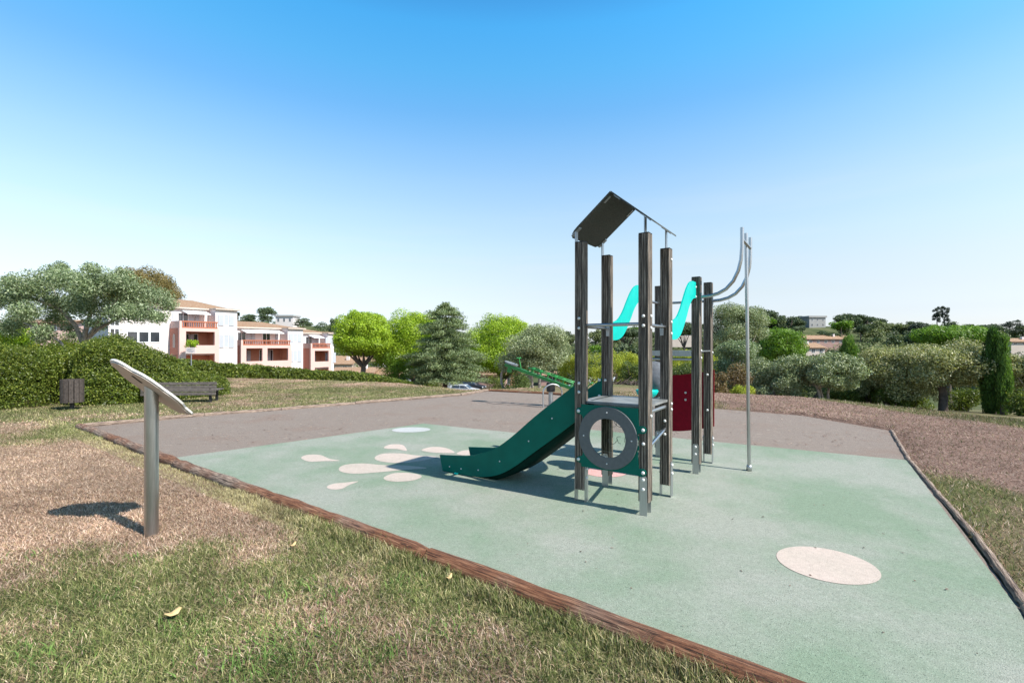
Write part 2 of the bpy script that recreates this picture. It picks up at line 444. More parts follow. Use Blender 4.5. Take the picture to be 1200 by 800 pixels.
def rubber_mat(name, c0, c1, c2, patch):
    m, nt_, p = mat_base(name)
    g = noise(nt_, 170, 2, .6); big = noise(nt_, .75, 5, .6); mid = noise(nt_, 28, 4, .7)
    a = ramp(nt_, g, [(.30, c0), (.42, c1), (.60, c1), (.72, c2)])
    a = mix(nt_, 1.0, a, ramp(nt_, big, [(.38, patch), (.60, (1.09, 1.03, 1.06))]), 'MULTIPLY')
    a = mix(nt_, 1.0, a, ramp(nt_, mid, [(.3, (.88, .88, .88)), (.65, (1.05, 1.05, 1.05))]), 'MULTIPLY')
    nt_.links.new(a, p.inputs['Base Color']); p.inputs['Roughness'].default_value = .9; p.inputs['Specular IOR Level'].default_value = .25
    bump(nt_, p, g, .6, .006); return m
M['asphalt'] = asphalt_mat()
M['rubber'] = rubber_mat('green_rubber_granules', (.07, .09, .077), (.255, .288, .238), (.41, .44, .38), (.74, .87, .75))
M['cream'] = rubber_mat('cream_rubber_granules', (.27, .22, .18), (.48, .42, .36), (.58, .52, .46), (.92, .92, .92))
M['pale'] = rubber_mat('pale_blue_rubber_granules', (.28, .31, .31), (.42, .44, .43), (.52, .54, .54), (.95, .95, .95))
M['pink'] = rubber_mat('pink_rubber_granules', (.36, .18, .16), (.55, .33, .30), (.65, .45, .42), (.92, .92, .92))
M['stain'] = rubber_mat('darker_green_rubber', (.05, .07, .05), (.185, .235, .175), (.33, .38, .31), (.9, .95, .9))
sheet('asphalt_ground', asphalt_poly, .002, M['asphalt'])
sheet('rubber_surface', rubber_poly, .008, M['rubber'])

def blob_poly(points):
    """closed smooth outline through photo points, laid on the ground"""
    P = [gp(*p)[:2] for p in points]; n = len(P); out = []
    for i in range(n):
        p0, p1, p2, p3 = (Vector(P[(i+k-1) % n]) for k in range(4))
        for s in range(6):
            t = s/6
            out.append(tuple(.5*((2*p1)+(p2-p0)*t+(2*p0-5*p1+4*p2-p3)*t*t+(3*p1-p0-3*p2+p3)*t**3)))
    return out
def circ(px, py, r, rx=None):
    c = gp(px, py); return [(c[0]+(rx or r)*math.cos(a), c[1]+r*math.sin(a)) for a in np.linspace(0, 2*math.pi, 48)[:-1]]
spots = [
 (blob_poly([(353, 537), (360, 533.4), (375, 533.6), (386, 538), (398, 540.3), (380, 540.8), (362, 541.2)]), 'cream'),
 (blob_poly([(397, 549.5), (405, 545), (425, 543.5), (450, 545.5), (475, 546), (500, 549), (475, 551), (448, 553.5), (420, 555.5), (402, 554)]), 'cream'),
 (blob_poly([(439, 537), (448, 532.2), (470, 531.8), (487, 534), (512, 536), (490, 541), (468, 543), (446, 541)]), 'cream'),
 (blob_poly([(383, 571), (391, 567.5), (405, 566), (420, 564.6), (409, 569), (400, 573.5), (388, 574)]), 'cream'),
 (blob_poly([(450, 560), (460, 555.5), (475, 554.5), (490, 556.5), (494, 559.5), (484, 563.5), (466, 565), (453, 563.5)]), 'cream'),
 (blob_poly([(450, 524.5), (456, 521.6), (466, 521), (473, 522.5), (476.5, 528.6), (466, 526.8), (453, 526.2)]), 'cream'),
 (blob_poly([(494, 528), (503, 524.6), (515, 524.2), (526, 526.5), (533, 531), (522, 531.2), (506, 530.6)]), 'cream'),
 (blob_poly([(535, 532), (542, 528.6), (552, 528), (560, 530), (562, 533), (550, 534), (540, 533.6)]), 'cream'),
 (circ(482, 503.9, .27, .36), 'pale'),
 (circ(709, 553.5, .24, .27), 'pink'),
 (circ(968.5, 662, .30, .325), 'cream')]
for i, (pl, mt) in enumerate(spots): sheet('rubber_inlay', pl, .0100+.0001*i, M[mt])
# worn patches and cracks of the asphalt
def ribbon(name, pts, wd, z, mat):
    P = [Vector(gp(*p)[:2]) for p in pts]; L = []; Rr = []
    rnd = random.Random(len(pts))
    for i, p in enumerate(P):
        t = (P[min(i+1, len(P)-1)]-P[max(0, i-1)]).normalized(); nrm = Vector((-t.y, t.x))*wd*rnd.uniform(.5, 1.3)
        L.append(p+nrm); Rr.append(p-nrm)
    mb = MB(); n = len(P)
    mb.add([(*a, z) for a in L+Rr], [(i, i+1, n+i+1, n+i) for i in range(n-1)])
    o = mb.build(name, mat)
    if o.data.polygons[0].normal.z < 0: o.data.flip_normals()
    return tag(o, kind='structure')
M['crack'] = simple('dark_crack', (.06, .05, .045), .9)
M['crackpale'] = simple('pale_patch', (.42, .37, .33), .9, 0, .2, 9)
ribbon('asphalt_crack', [(553, 470), (562, 470.6), (569, 471.2), (578, 473), (593, 474.2), (606, 474.5), (618, 475.6), (630, 476.8), (645, 477.5)], .022, .007, M['crack'])

# ------------------------------------------------------------------ timber edging: every log is a thing
ordn = ['first', 'second', 'third', 'fourth', 'fifth', 'sixth', 'seventh', 'eighth', 'ninth', 'tenth']
def edge_logs(pts, r, labelf, group, seed, sink=.35, flat=1.0, mat='log'):
    rnd = random.Random(seed)
    for i in range(len(pts)-1):
        a = Vector(pts[i]).to_3d(); b = Vector(pts[i+1]).to_3d(); L = (b-a).length
        n = 14; mb = MB(); base = []
        rr = []
        for k in range(n+1):
            t = k/n
            base.append((t*L*.992, rnd.uniform(-.006, .006), 0)); rr.append(r*rnd.uniform(.93, 1.07))
        rr[0] *= .9; rr[-1] *= .9
        mb.tube(base, rr, 14, True, .05)
        o = mb.build('timber_edging_log', M[mat])
        o.location = (a.x, a.y, r*(1-2*sink)+rnd.uniform(-.006, .006)+max(0, 0)); o.rotation_euler = (rnd.uniform(0, 6) if False else 0, 0, math.atan2(b.y-a.y, b.x-a.x)+rnd.uniform(-.004, .004))
        o.scale = (1, 1, flat)
        tag(o, labelf(i), 'edging log', group)
fl = []
a0, a1 = Vector((-8.45, 9.22)), Vector((1.9, 1.72))
cuts = [0, .19, .385, .575, .758, 1.0]
wob = [0, .01, .03, .02, .02, 0]
dirn = (a1-a0).normalized(); nr = Vector((-dirn.y, dirn.x))
fl = [a0+(a1-a0)*c+nr*w_*(-1) for c, w_ in zip(cuts, wob)]
fl[-1] = Vector(CN)+Vector((-.05, -.05))
lab_left = ['dark weathered log at the far left corner of the front timber edge',
 'brown edging log just behind the steel sign post',
 'weathered brown edging log between dry grass and the green surface',
 'split brown edging log with green grass beside it, before the long reddish one',
 'longest reddish brown cracked log nearest the camera along the grass']
edge_logs(fl[:4], .070, lambda i: lab_left[i], 'logs of the front timber edge', 3, .35, 1.0, 'log_mid')
edge_logs(fl[3:], .074, lambda i: lab_left[i+3], 'logs of the front timber edge', 4)
bk = [(-8.45, 9.22), (-7.03, 10.8), (-5.76, 11.78), (-4.3, 12.95), (-3.0, 14.1), (-1.66, 15.2), (-.85, 16.7)]
lab_back = ['grey timber edging log at the left back corner of the asphalt', 'pale edging log on the back edge behind the sign plate',
 'pale edging log with sandy dirt beside it on the back edge', 'light weathered log in the middle of the back lawn edge',
 'cracked pale edging log on the back edge before the lawn tip', 'farthest edging log of the lawn, by the tip near the silver car']
edge_logs([Vector(p) for p in bk], .055, lambda i: lab_back[i], 'logs of the back lawn edge', 5, .35, 1.0, 'log_pale')
fr = [(-.85, 16.7), (1.1, 15.7), (3.0, 14.0)]
edge_logs([Vector(p) for p in fr], .05, lambda i: ['dark edging log behind the asphalt below the tall olive trunks', 'dark edging log behind the grab hoop at the far edge of the asphalt'][i], 'dark logs of the far edge', 6)
rt = [CR, (6.35, 7.75), CE, (4.66, 5.2), (3.9, 3.98), (3.12, 2.86), CN]
lab_r = ['short pale log at the top of the right edge by the needle mound', 'low pale log on the right edge by the asphalt corner',
 'thin edging log on the right edge beside the green rubber corner', 'thin grey edging log on the right edge with grass beside it',
 'pale split edging log at the lower right edge of the green surface', 'edging log leaving the right border of the picture']
edge_logs([Vector(p) for p in rt], .03, lambda i: lab_r[i], 'logs of the right timber edge', 8, .42, 1.0, 'log_pale')

# ------------------------------------------------------------------ grass (uncountable: stuff)
M['blade'] = attr_mat('grass_blade')
def blades(name, x, y, h, tilt, width, col, seed, segs=1):
    rs = np.random.RandomState(seed); n = len(x)
    col = col*(.55+.9*fbm(x, y, .9, 61)[:, None])*(.7+.6*fbm(x, y, 3.5, 67, 3)[:, None])
    z = ground_z(x, y)+(fbm(x, y, 1.5, 5)-.5)*.05*np.exp(-np.hypot(x, y)/60)
    ang = rs.rand(n)*2*np.pi; wang = ang+np.pi/2+rs.randn(n)*.5
    dx, dy = np.cos(ang), np.sin(ang); wx, wy = np.cos(wang)*width/2, np.sin(wang)*width/2
    st, ct = np.sin(tilt), np.cos(tilt)
    p0 = np.stack([x-wx, y-wy, z-.004], -1); p1 = np.stack([x+wx, y+wy, z-.004], -1)
    mx, my, mz = x+dx*h*.5*st*.7, y+dy*h*.5*st*.7, z+h*.55*ct+.003
    tx, ty, tz = x+dx*h*st, y+dy*h*st, z+h*ct*.92+.004
    m0 = np.stack([mx-wx*.8, my-wy*.8, mz], -1); m1 = np.stack([mx+wx*.8, my+wy*.8, mz], -1)
    t = np.stack([tx, ty, tz], -1)
    if segs == 2:
        V = np.stack([p0, p1, m1, m0, m0, m1, t, t+(1e-4)], 1).reshape(-1, 3)
        C = np.repeat(np.concatenate([col, np.ones((n, 1))], 1), 8, 0)
        o = np_mesh(name, V, 4, M['blade'], C)
    else:
        V = np.stack([p0, p1, t], 1).reshape(-1, 3)
        C = np.repeat(np.concatenate([col, np.ones((n, 1))], 1), 3, 0)
        o = np_mesh(name, V, 3, M['blade'], C)
    return tag(o, kind='stuff')

GR = np.array([[.10, .125, .035], [.15, .175, .055], [.22, .23, .09], [.06, .09, .025]])
DR = np.array([[.46, .31, .22], [.64, .50, .39], [.22, .13, .09], [.47, .32, .23], [.36, .27, .16]])
ST = np.array([[.34, .30, .14], [.44, .39, .21], [.24, .20, .10], [.52, .45, .27]])
MU = np.array([[.28, .18, .14], [.44, .34, .275], [.12, .07, .055], [.36, .24, .19]])
def scatter(n, xr, yr, seed):
    rs = np.random.RandomState(seed)
    return rs.uniform(*xr, n), rs.uniform(*yr, n), rs
def visible(x, y, mg=220):
    px = 600+FPX*x/np.maximum(y, .1); return (px > -mg) & (px < 1200+mg) & (y > 1.2)
wide_poly = [(-.2+(a+.2)*1.006, 8+(b-8)*1.006) for a, b in asphalt_poly]
def make_grass():
    for name, n, xr, yr, dens, seed, hs, wd, segs, lab in (
        ('short_grass', 420000, (-6.3, 2.2), (1.9, 5.2), 1, 1, 1.0, .0042, 2, 'short green and straw coloured grass in the foreground left of the timber'),
        ('dry_grass', 330000, (-11.5, -1.5), (4.4, 9.4), 1, 2, .9, .0062, 1, 'dry brown trampled grass around the sign post'),
        ('lawn_grass', 330000, (-20, 1.0), (8.6, 24), 1, 3, 1.1, .013, 1, 'patchy lawn grass beyond the asphalt and under the bench')):
        x, y, rs = scatter(n, xr, yr, seed)
        k = visible(x, y) & ~inpoly(x, y, wide_poly)
        if seed == 2: k &= (y > 5.2) | (x < -6.3) | (x > 2.2)
        if seed == 3: k &= (y > 9.4) | (x < -11.5)
        # keep off the log line
        x, y = x[k], y[k]
        dl = (x-a0.x)*nr.x+(y-a0.y)*nr.y
        k = ~((dl > -.07) & (dl < .1) & (x > -8.6) & (y < 9.4)); x, y = x[k], y[k]; dl = dl[k]
        dry, mul = zones(x, y); n = len(x)
        isdry = rs.rand(n) < np.clip(.34+.66*dry, 0, 1)
        k = rs.rand(n) < np.where(dry > .7, .8, 1); x, y, dry, isdry, dl = x[k], y[k], dry[k], isdry[k], dl[k]; n = len(x)
        tuft = fbm(x, y, 7, 21, 2); 
        h = np.where(isdry, rs.uniform(.025, .065, n), rs.uniform(.025, .07, n))*hs*(.6+.9*tuft)
        h *= np.where(dry > .75, .8, 1.0)
        h *= np.where((dl < 0) & (dl > -.22) & (x > -3.0), 1.5, 1)
        tilt = np.where(isdry, rs.uniform(.8, 1.53, n), rs.uniform(.5, 1.45, n))
        nearlog = (dl < 0) & (dl > -.25)
        tilt = np.where(nearlog, tilt*.55, tilt)
        straw = (rs.rand(n) > dry*1.3)[:, None]; near_ = ((dl < 0) & (dl > -.35))[:, None]
        DRY = np.where(straw | near_, ST[rs.randint(0, len(ST), n)], DR[rs.randint(0, len(DR), n)])
        col = np.where(isdry[:, None], DRY, GR[rs.randint(0, len(GR), n)])*rs.uniform(.75, 1.3, (n, 1))
        o = blades(name, x, y, h, tilt, wd*rs.uniform(.6, 1.3, n)*(1 if seed < 3 else 1), col, seed+5, segs); o['label'] = lab; o['category'] = 'grass'
    # broad green weeds in the foreground
    rs = np.random.RandomState(31); xs, ys = [], []
    for (px, py, r, n) in ((300, 770, .16, 260), (345, 690, .1, 120), (215, 735, .1, 110), (40, 775, .12, 130), (370, 745, .14, 170), (470, 690, .09, 90), (390, 700, .08, 80), (160, 655, .05, 40), (35, 653, .05, 30), (330, 780, .12, 160), (450, 770, .1, 90), (130, 700, .1, 70), (520, 740, .09, 70), (270, 700, .1, 80)):
        g = gp(px, py); xs.append(g[0]+rs.randn(n)*r); ys.append(g[1]+rs.randn(n)*r*.7)
    x = np.concatenate(xs); y = np.concatenate(ys); k = ~inpoly(x, y, wide_poly); x, y = x[k], y[k]; n = len(x)
    col = np.array([[.12, .20, .05]])*rs.uniform(.7, 1.4, (n, 1))
    o = blades('broad_blade_grass', x, y, rs.uniform(.03, .085, n), rs.uniform(.5, 1.2, n), rs.uniform(.005, .009, n), col, 33, 2); o['label'] = 'broad bright green grass tufts in the foreground lawn'; o['category'] = 'grass'
    # needle litter and grass on the right
    x, y, rs = scatter(420000, (2.6, 16), (2.0, 16.5), 41)
    k = visible(x, y) & ~inpoly(x, y, wide_poly); x, y = x[k], y[k]; n = len(x)
    k = rs.rand(n) < np.clip(1.4-y*.06, .3, 1); x, y = x[k], y[k]; n = len(x)
    dry, mul = zones(x, y)
    ism = rs.rand(n) < mul*.93
    isd = rs.rand(n) < (.25+.5*dry)
    col = np.where(ism[:, None], MU[rs.randint(0, 4, n)], np.where(isd[:, None], DR[rs.randint(0, 5, n)], GR[rs.randint(0, 4, n)]))*rs.uniform(.7, 1.3, (n, 1))
    h = np.where(ism, rs.uniform(.03, .085, n), rs.uniform(.03, .07, n)); tilt = np.where(ism, rs.uniform(1.15, 1.52, n), rs.uniform(.4, 1.3, n))
    o = blades('needle_litter', x, y, h, tilt, rs.uniform(.004, .009, n)*(.6+y*.09), col, 43, 1); o['label'] = 'brown needle litter and grass beyond the right timber edge'; o['category'] = 'litter'
    # dry leaves and crumbs spilled on the asphalt edge
    x, y, rs = scatter(26000, (-8.5, 7), (7.5, 17), 51)
    dd = (fbm(x, y, .9, 55) > .50) & (rs.rand(26000) < .16)
    k = visible(x, y) & inpoly(x, y, asphalt_poly) & ~inpoly(x, y, rubber_poly) & dd; x, y = x[k], y[k]; n = len(x)
    V = []
    zz = np.zeros(n)
    col = MU[rs.randint(0, 4, n)]*rs.uniform(.8, 1.2, (n, 1))
    ang = rs.rand(n)*2*np.pi; L = rs.uniform(.008, .03, n); W = rs.uniform(.004, .012, n)
    c, s = np.cos(ang), np.sin(ang)
    P = [np.stack([x+c*L*a-s*W*b, y+s*L*a+c*W*b, .009+rs.rand(n)*.004], -1) for a, b in ((-1, -1), (1, -1), (1, 1), (-1, 1))]
    V = np.stack(P, 1).reshape(-1, 3)
    o = np_mesh('leaf_litter', V, 4, M['blade'], np.repeat(np.concatenate([col, np.ones((n, 1))], 1), 4, 0)); tag(o, 'brown crumbs and needles scattered on the worn asphalt', 'litter', None, 'stuff')
make_grass()
def leaf_crumbs():
    x, y, rs = scatter(260, (-4, 5), (1.8, 9), 91); k = inpoly(x, y, rubber_poly); x, y = x[k], y[k]; n = len(x)
    ang = rs.rand(n)*6.28; L = rs.uniform(.004, .012, n); W = rs.uniform(.002, .006, n); c, s_ = np.cos(ang), np.sin(ang)
    P = [np.stack([x+c*L*a-s_*W*b, y+s_*L*a+c*W*b, .0125+rs.rand(n)*.004], -1) for a, b in ((-1, -1), (1, -1), (1, 1), (-1, 1))]
    col = (MU*.6)[rs.randint(0, 4, n)]
    o = np_mesh('leaf_crumbs', np.stack(P, 1).reshape(-1, 3), 4, M['blade'], np.repeat(np.concatenate([col, np.ones((n, 1))], 1), 4, 0)); tag(o, 'tiny dark crumbs scattered over the green rubber surface', 'litter', None, 'stuff')
leaf_crumbs()

# ------------------------------------------------------------------ foliage
def leaf_quads(c, nrm, L, W, rs, spread=.8, droop=0):
    n = len(c)
    d = nrm*(1-spread)+rs.randn(n, 3)*spread*.7; d[:, 2] -= droop
    d /= np.linalg.norm(d, axis=1, keepdims=True)+1e-9
    r = rs.randn(n, 3); a = np.cross(d, r); a /= np.linalg.norm(a, axis=1, keepdims=True)+1e-9
    b = np.cross(d, a)
    l = (L*rs.uniform(.6, 1.4, n))[:, None]; w_ = (W*rs.uniform(.7, 1.3, n))[:, None]
    return np.stack([c-a*l, c+b*w_, c+a*l, c-b*w_], 1).reshape(-1, 3)

def sample_blobs(blobs, n, rs, shell=.55, bottom=1.0):
    """blobs: (cx,cy,cz,rx,ry,rz); leaf places near the blobs' skins, inner ones dropped"""
    B = np.array(blobs, float); wgt = (B[:, 3]*B[:, 5]+B[:, 3]*B[:, 4])**1.0; wgt /= wgt.sum()
    k = rs.choice(len(B), n, p=wgt)
    d = rs.randn(n, 3); d /= np.linalg.norm(d, axis=1, keepdims=True)
    rad = 1-shell*rs.rand(n)**1.6
    rad = rad*(1+.10*np.sin(d[:, 0]*7+k)*np.cos(d[:, 1]*6+k*2)+.06*rs.randn(n))
    c = B[k, :3]+d*B[k, 3:]*rad[:, None]
    return c, d, k

def core_mesh(blobs, f, rs, parent=None):
    pass

def tree_obj(label, cat, name, loc, trunk_paths, blobs, mat, n, L, W, seed, spread=.75, shell=.6, droop=0, bark='bark', group=None, extra=None, core=0):
    rs = np.random.RandomState(seed)
    root = empty(name, loc); tag(root, label, cat, group)
    if trunk_paths:
        mb = MB()
        for path, r0, r1 in trunk_paths:
            m = len(path); mb.tube(path, [r0+(r1-r0)*i/(m-1) for i in range(m)], 8, True, .12)
        mb.build('trunk', M[bark], root)
    c, d, k = sample_blobs(blobs, n, rs, shell)
    V = leaf_quads(c, d, L, W, rs, spread, droop)
    if core:
        B = np.array(blobs); m = int(n*.35)
        k2 = rs.randint(0, len(B), m); d2 = rs.randn(m, 3); d2 /= np.linalg.norm(d2, axis=1, keepdims=True)
        c2 = B[k2, :3]+d2*B[k2, 3:]*(rs.rand(m, 1)*.75)
        V = np.concatenate([V, leaf_quads(c2, d2, L*2.2*core, W*2.6*core, rs, .9)])
    np_mesh('crown', V, 4, mat, parent=root)
    return root

def limb(p0, p1, rs, sag=.1, n=6):
    p0 = np.array(p0, float); p1 = np.array(p1, float); out = []
    off = rs.randn(3)*sag*np.linalg.norm(p1-p0)
    for i in range(n):
        t = i/(n-1); out.append(tuple(p0+(p1-p0)*t+off*math.sin(math.pi*t)+rs.randn(3)*.012*(0 < i < n-1)))
    return out

LM = {}
LM['olive'] = leaf_mat('olive_leaves', (.09, .13, .06), (.26, .33, .17), .22, .45, (.50, .55, .38))
LM['olive_grey'] = leaf_mat('grey_olive_leaves', (.11, .145, .07), (.32, .37, .20), .22, .45, (.52, .55, .38))
LM['olive_warm'] = leaf_mat('warm_olive_leaves', (.13, .15, .055), (.40, .40, .19), .25, .45, (.68, .64, .44))
LM['pine'] = leaf_mat('bright_pine_needles', (.16, .26, .014), (.42, .56, .04), .28, .5)
LM['pine_mid'] = leaf_mat('mid_pine_needles', (.08, .16, .018), (.22, .36, .04), .35, .5)
LM['cedar'] = leaf_mat('cedar_needles', (.09, .13, .055), (.34, .41, .22), .25, .5)
LM['hedge'] = leaf_mat('hedge_leaves', (.045, .075, .010), (.145, .19, .028), .3, .42, (.28, .31, .06))
LM['cypress'] = leaf_mat('cypress_scales', (.03, .075, .015), (.09, .18, .03), .3, .5)
LM['cypress_light'] = leaf_mat('light_cypress_scales', (.08, .15, .03), (.18, .29, .06), .35, .5)
LM['yellow'] = leaf_mat('yellow_green_leaves', (.19, .24, .03), (.50, .52, .065), .35, .5)
LM['shrub'] = leaf_mat('shrub_leaves', (.05, .085, .025), (.16, .21, .06), .3, .5)
LM['rust'] = leaf_mat('rusty_leaves', (.10, .075, .035), (.24, .17, .09), .3, .5)
LM['brown'] = leaf_mat('bronze_leaves', (.14, .11, .035), (.28, .22, .08), .3, .5)
LM['far'] = leaf_mat('far_tree_leaves', (.045, .07, .035), (.12, .16, .075), .2, .6)
LM['far_light'] = leaf_mat('far_light_leaves', (.10, .13, .05), (.22, .25, .11), .2, .6)
LM['far_dark'] = leaf_mat('far_dark_leaves', (.035, .05, .035), (.09, .11, .08), .1, .6)

def olive(label, px, d, w_, ytop, ybot, name='olive_tree', mat='olive', seed=1, n=16000, trunks=((0, .13),), L=.045, W=.014, lift=.35, flat=.8, nb=26, base=None, depth=None, group=None, low=False, bark='bark_light'):
    rs = np.random.RandomState(seed)
    x, y, _ = at(px, d); z0 = gz(x, y) if base is None else base
    top = zy(ytop, d)-z0; bot = max(zy(ybot, d)-z0, .1); h = top-bot; rw = w_/2; rd = depth or rw*.85
    blobs = []; paths = []
    for i in range(nb):
        a = rs.rand()*2*math.pi; rr = math.sqrt(rs.rand())*.78; zz = rs.uniform(-.55, .72)
        k = math.sqrt(max(.15, 1-zz*zz*.8))
        br = rs.uniform(.22, .36)*min(rw, h*.8)
        blobs.append((rw*rr*k*math.cos(a), rd*rr*k*math.sin(a), bot+h*.5+zz*h*.42, br*1.15, br*1.1, br*.8))
    if low:
        for i in range(nb//3):
            a = rs.rand()*2*math.pi; blobs.append((rw*.75*math.cos(a), rd*.75*math.sin(a), bot+h*.12, rw*.25, rw*.25, h*.2))
    for tx, r in trunks:
        b0 = (tx, rs.uniform(-.15, .15), -.15); mid = (tx*1.2+rs.uniform(-.15, .15), rs.uniform(-.1, .1), bot*.7+h*.22)
        paths.append((limb(b0, mid, rs, .06), r, r*.72))
        order = rs.permutation(len(blobs))[:7]
        for j in order:
            bb = blobs[j]; paths.append((limb(mid, (bb[0], bb[1], bb[2]), rs, .1), r*.5, r*.1))
    return tree_obj(label, 'olive tree', name, (x, y, z0), paths, blobs, LM[mat], int(n*1.5), L*1.15, W*1.5, seed, .6, .6, 0, bark, group, core=.0)

def umbrella(label, px, d, w_, ytop, ybot, seed, mat='pine', n=16000, tr=.2, L=.10, name='umbrella_pine', group=None, lean=0, dome=.75, lobes=70):
    rs = np.random.RandomState(seed); x, y, _ = at(px, d); z0 = gz(x, y)
    top = zy(ytop, d)-z0; bot = zy(ybot, d)-z0; h = top-bot; rw = w_/2; blobs = []
    lobes = int(lobes*1.7)
    for i in range(lobes):
        # lobes cover a full rounded dome: flat below, round above
        zz = 1-2*(i+.5)/lobes; a = i*2.39996+rs.uniform(-.2, .2); rr = math.sqrt(1-zz*zz)
        br = rs.uniform(.13, .24)*rw; k = rs.uniform(.84, 1.06)*(1+.06*math.sin(a*3+seed)+.05*math.sin(a*5+zz*6))
        if rs.rand() < .08: continue
        cz = bot+h*.36+(h*.64-br)*zz*k if zz > 0 else bot+h*.36+(h*.34-br*.6)*zz*k
        blobs.append(((rw-br)*rr*k*math.cos(a), (rw-br)*rr*k*math.sin(a), cz, br*1.25, br*1.25, br*.95))
    blobs.append((0, 0, bot+h*.42, rw*.66, rw*.66, h*.36))
    paths = []
    fork = (lean*.5, 0, bot*.72)
    paths.append((limb((0, 0, -.2), fork, rs, .03), tr, tr*.8))
    for j in rs.permutation(len(blobs)-1)[:8]:
        bb = blobs[j]; paths.append((limb(fork, bb[:3], rs, .08), tr*.45, tr*.12))
    return tree_obj(label, 'pine tree', name, (x, y, z0), paths, blobs, LM[mat], int(n*2.3), L*.95, L*.42, seed, .38, .38, 0, 'bark', group)

def cypress(label, px, d, w_, ytop, seed, mats='cypress', n=15000, name='cypress_tree', L=.07, group=None):
    rs = np.random.RandomState(seed); x, y, _ = at(px, d); z0 = gz(x, y); h = zy(ytop, d)-z0; r = w_/2
    blobs = []
    for i in range(60):
        t = rs.rand(); prof = math.sin(math.pi*min(1, (t*.78+.14)))**.55*(1 if t < .8 else (1-(t-.8)*2.2))
        a = rs.rand()*2*math.pi; rr = r*prof*.68*math.sqrt(rs.rand())
        blobs.append((rr*math.cos(a), rr*math.sin(a), .15+t*(h-.55), r*.3, r*.3, h*.12))
    root = empty(name, (x, y, z0)); tag(root, label, 'cypress tree', group)
    MB().tube([(0, 0, -.2), (0, 0, h*.5), (0, 0, h*.85)], [.12, .07, .02], 8).build('trunk', M['bark'], root)
    c, dd, k = sample_blobs(blobs, n, rs, .5)
    m = len(c)
    # upright feathery sprays
    up = np.stack([dd[:, 0]*.25+rs.randn(m)*.16, dd[:, 1]*.25+rs.randn(m)*.16, np.ones(m)], -1); up /= np.linalg.norm(up, axis=1, keepdims=True)
    sd = np.cross(up, rs.randn(m, 3)); sd /= np.linalg.norm(sd, axis=1, keepdims=True)
    l = (L*rs.uniform(.7, 1.6, m))[:, None]; w2 = (L*.22*rs.uniform(.7, 1.3, m))[:, None]
    V = np.stack([c-up*l*.6, c+sd*w2, c+up*l, c-sd*w2], 1).reshape(-1, 3)
    np_mesh('crown', V, 4, LM[mats], parent=root)
    return root

def shrub(label, px, d, w_, ytop, seed, mat='shrub', n=6000, name='shrub', L=.05, W=.02, base=None, group=None, cat='shrub', depth=None, spread=.7, nb=16, core=.0, bottom=.0, boxy=False):
    rs = np.random.RandomState(seed); x, y, _ = at(px, d); z0 = gz(x, y) if base is None else base
    h = zy(ytop, d)-z0; rw = w_/2; rd = depth or rw*.8; blobs = []
    for i in range(nb):
        a = rs.rand()*2*math.pi; rr = math.sqrt(rs.rand())*.7; zz = rs.uniform(.1, .8)
        k = math.sqrt(max(.2, 1-max(0, zz-.3)**2*1.9))
        br = rs.uniform(.28, .42)*min(rw, h)
        blobs.append((rw*rr*k*math.cos(a), rd*rr*k*math.sin(a), zz*h*.9, br, br, min(br*.9, h*.3)))
    st = []
    for j in range(4):
        bb = blobs[j]; st.append((limb((bb[0]*.2, bb[1]*.2, -.1), bb[:3], rs, .05), .03+.004*d, .012))
    root = tree_obj(label, cat, name, (x, y, z0), st, blobs, LM[mat], n, L, W, seed, spread, .6, 0, 'bark', group, core=core)
    root.children[0].name = 'stem'; root.children[1].name = 'foliage'
    return root

